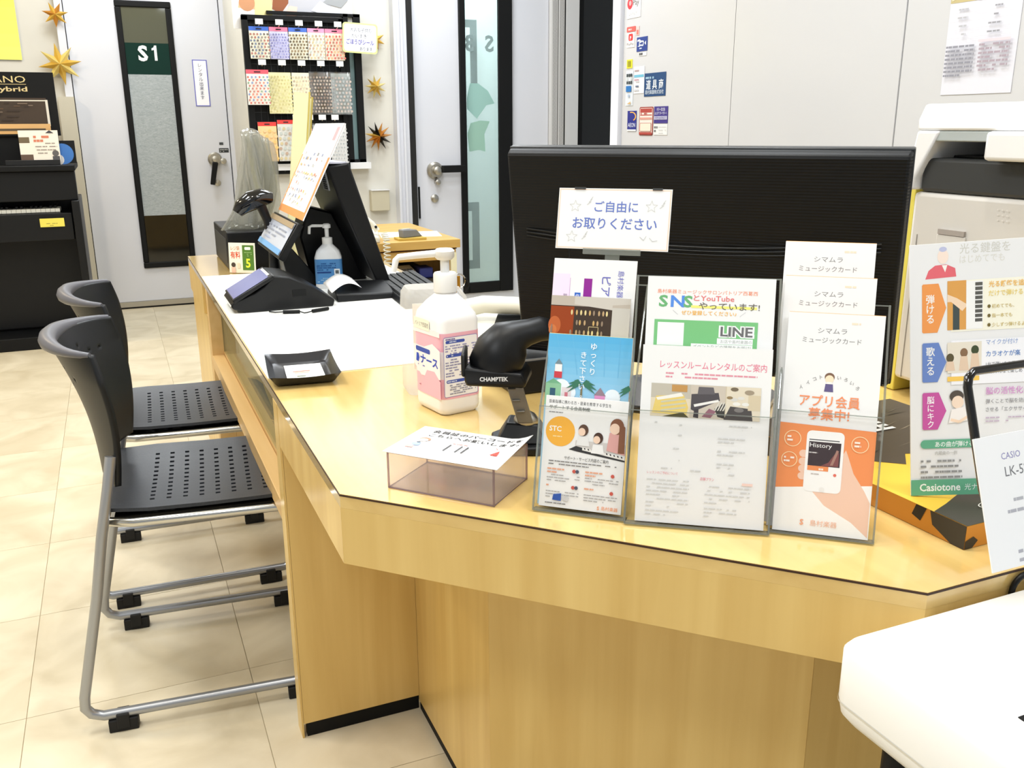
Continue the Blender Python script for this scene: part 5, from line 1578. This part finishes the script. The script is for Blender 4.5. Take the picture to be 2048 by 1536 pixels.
# ------------------------------------------------------------------ stickers and sheet on the glossy wall
XW = 1.8195
def wall_sticker(label, ya, yb, z0, z1, base, fn=None, corner=0, name='wall_sticker'):
    p = Print(3e-4, 3e-4)
    w_, h = ya-yb, z1-z0
    if fn:
        fn(p, w_, h)
    return sheet(name, label, 'sticker', facing_x(XW-.0012, ya, z0), w_, h, .001, mat('stk_%02x%02x%02x' % base, base, .4), p, 'stickers on the glossy wall', corner)
def f(p, w, h):
    p.greek(.01, h-.022, w-.02, 1, .014, (150, 180, 200), .008).text('道 具 商', w/2, h*.34, .040, (232, 238, 244), fit=w*.80, bold=.01).text('島村楽器株式会社', w/2, .010, .018, (216, 226, 236), fit=w*.86)
wall_sticker('dark blue plaque with white Japanese characters, widest sticker on the wall', 2.283, 2.122, 1.288, 1.378, (24, 66, 112), f)
def f(p, w, h):
    p.ring(w*.45, h*.72, w*.52, .008, (246, 176, 80), 24, .5, -60, 110).text('AEON', w/2, h*.20, .024, (226, 230, 244), fit=w*.8).rect(0, 0, w, h*.08, (230, 230, 230))
wall_sticker('navy blue AEON sticker at the lower left of the wall', 2.411, 2.337, 1.152, 1.234, (32, 40, 128), f)
def f(p, w, h):
    p.poly(rrect(.005, w-.005, .005, h-.005, .006), (236, 214, 204)).rect(.008, h*.80, w-.016, h*.14, (168, 70, 62)).rect(.008, h*.70, w-.016, h*.03, (168, 70, 62)).greek(.012, h*.74, w-.024, 1, .01, (170, 90, 80), .006).rect(.008, h*.56, w-.016, h*.07, (206, 150, 136)).poly(rrect(.010, w-.010, h*.14, h*.44, .004), (168, 90, 80)).poly(rrect(.013, w-.013, h*.155, h*.425, .003), (230, 214, 196)).rect(.005, .004, w-.01, h*.08, (168, 70, 62))
wall_sticker('red brown framed licence sticker between two blue stickers', 2.314, 2.206, 1.135, 1.248, (150, 66, 58), f, .008)
def f(p, w, h):
    p.text('ギター弦交換', w/2, h*.74, .014, (226, 226, 240), fit=w*.6).text('およびアフターサポート', w/2, h*.52, .013, (226, 226, 240), fit=w*.86).rect(.004, h*.22, w-.008, h*.2, (206, 206, 226)).text('修理技能資格認定', w/2, h*.25, .012, (70, 60, 130), fit=w*.85)
wall_sticker('purple sticker with white text right of the licence sticker', 2.2, 2.098, 1.183, 1.248, (60, 48, 126), f)
def f(p, w, h):
    p.greek(.004, h*.6, w*.28, 2, .014, (120, 120, 120), .008).greek(w*.38, h*.7, w*.55, 3, .012, (206, 206, 206), .003)
wall_sticker('faint white slip under the purple sticker', 2.2, 2.098, 1.138, 1.180, (222, 222, 220), f)
def f(p, w, h):
    p.line([(w*.25, h*.45), (w*.62, h*.40), (w*.65, h*.68), (w*.28, h*.72), (w*.25, h*.45)], .005, (226, 232, 244)).line([(w*.08, h*.75), (w*.30, h*.80), (w*.42, h*.6)], .007, (226, 232, 244)).poly([(w*.10, h*.36), (w*.36, h*.46), (w*.34, h*.34)], (226, 232, 244)).poly([(w*.76, h*.55), (w*.9, h*.7), (w*.9, h*.4)], (226, 232, 244)).greek(w*.3, h*.16, w*.4, 1, .01, (190, 200, 226), .005)
wall_sticker('royal blue touch payment sticker near the top', 2.353, 2.27, 1.466, 1.521, (30, 58, 134), f)
def f(p, w, h):
    p.poly(rrect(w*.22, w*.80, h*.45, h*.92, .008), (214, 60, 60)).text('P', w*.5, h*.52, h*.34, (246, 240, 240), bold=.03).text('PayPay', w*.5, h*.16, .014, (150, 140, 140), fit=w*.9)
wall_sticker('white sticker with red P mark on the left edge', 2.434, 2.372, 1.487, 1.545, (230, 229, 228), f)
def f(p, w, h):
    p.greek(.006, h*.3, w-.012, 1, .01, (246, 200, 196), h*.3)
wall_sticker('small red bar sticker above the red P mark', 2.437, 2.366, 1.548, 1.568, (228, 92, 84), f, .004)
wall_sticker('pale red square sticker beside the red bar', 2.362, 2.336, 1.530, 1.565, (238, 190, 184), lambda p, w, h: p.rect(w*.2, h*.1, w*.6, h*.5, (228, 120, 110)))
def f(p, w, h):
    p.disc(w*.22, h*.72, w*.20, (222, 60, 70), 18).disc(w*.24, h*.74, w*.09, (240, 160, 160), 12).text('Pay', w*.66, h*.60, .034, (120, 118, 118), fit=w*.42).text('ユーウェブ', w*.45, h*.14, .014, (150, 148, 148), fit=w*.6)
wall_sticker('white sticker with red ball at the top of the frame', 2.44, 2.33, 1.60, 1.68, (231, 230, 229), f)
wall_sticker('yellow square sticker on the left edge', 2.430, 2.384, 1.405, 1.440, (228, 218, 50), lambda p, w, h: [p.line([(w*(.25+.22*k), h*.15), (w*(.25+.22*k), h*.85)], .005, (110, 106, 30)) for k in range(3)])
def f(p, w, h):
    for i in range(3):
        for j in range(3):
            if (i, j) != (1, 1):
                p.rect(w*(.10+.29*i), h*(.62+.105*j), w*.22, h*.085, (58, 66, 68) if j != 1 else (190, 196, 196))
    p.rect(w*.12, h*.40, w*.7, h*.17, (40, 110, 176)).rect(w*.4, h*.25, w*.2, h*.08, (170, 186, 206)).poly([(w*.3, h*.05), (w*.8, h*.05), (w*.8, h*.12)], (206, 170, 110)).greek(w*.2, h*.14, w*.6, 1, .01, (150, 150, 150), .006)
wall_sticker('tall pale payment logo strip on the left edge', 2.433, 2.372, 1.255, 1.395, (210, 216, 222), f)
def f(p, w, h):
    p.rect(w*.04, h*.60, w*.92, h*.10, (110, 176, 200))
    for j, y in enumerate((.82, .74, .48, .42, .24, .10)):
        p.greek(w*.08, h*y, w*.8, 1, .02, ((170, 150, 150), (190, 190, 196), (186, 150, 160), (200, 200, 204), (100, 110, 130), (196, 196, 200))[j], h*.06, .7)
wall_sticker('faint card company logo strip with teal band', 2.368, 2.285, 1.302, 1.408, (222, 222, 226), f)
wall_sticker('two tiny dark marks under the blue payment sticker', 2.335, 2.275, 1.448, 1.462, (224, 224, 224), lambda p, w, h: p.greek(.004, .003, w-.01, 1, .012, (90, 90, 92), .009, .8))
def f(p, w, h):
    p.rect(0, h-.075, w*.40, .075, (190, 176, 128)).rect(w*.40, h-.075, w*.60, .075, (110, 110, 140))
    for k in range(3):
        p.poly([(w*.02, h-.07+k*.02), (w*.30, h-.05+k*.022), (w*.30, h-.042+k*.022), (w*.02, h-.062+k*.02)], (222, 214, 180))
    for k in range(8):
        p.poly([(w*(.42+.065*k), h-.075), (w*(.45+.065*k), h-.075), (w*(.47+.06*k), h-.01), (w*(.44+.06*k), h-.01)], random.choice(((190, 190, 206), (60, 60, 90), (150, 150, 170))))
    for k, y in enumerate((.095, .115, .135, .155)):
        p.greek(w*.15, h-y, w*.25, 1, .008, (176, 176, 180), .004, .6).greek(w*.6, h-y, w*.3, 1, .008, (150, 150, 156), .004, .7).rect(w*.04, h-y-.007, w*.9, .0007, (200, 200, 206))
    p.greek(w*.04, h-.185, w*.42, 8, .010, (140, 140, 150), .005, .9).greek(w*.52, h-.185, w*.42, 7, .010, (164, 150, 160), .005, .8).rect(w*.5, h-.176, w*.44, .006, (226, 200, 206))
p = Print(3e-4, 3e-4)
f(p, .212, .30)
sheet('wall_sheet', 'printed lesson price sheet on the glossy wall above the copier', 'notice', facing_x(1.8183, .778, 1.25), .212, .30, .001, mat('grey_white_paper', (214, 214, 222), .5), p)

# cables on the near counter
pcb = MB(BLACK).tube([(.78, -.03, .7242), (.825, -.07, .7242), (.845, -.105, .7242), (.852, -.135, .7242), (.90, -.17, .7242), (.985, -.18, .7242)], .0035, 8)
tag(pcb.build('power_cable', None, smooth=60), 'black cable lying on the counter in front of the copier', 'cable')
lp = thing('cable_loop', 'small black cable loop hanging on the counter edge above the keyboard', 'cable', (.628, -.504, .695))
MB(BLACK).tube([(.018*math.cos(a*math.pi/10), 0, .018*math.sin(a*math.pi/10)) for a in range(-2, 13)], .0032, 8).build('loop', lp, smooth=60)
bf = MB(mat('pale_blue_folder', (206, 226, 234), .6)).box(1.02, 1.18, .103, .135, .7202, .97)
tag(bf.build('folder', None, bevel=.001), 'pale blue folder standing behind the yellow file by the copier', 'folder')
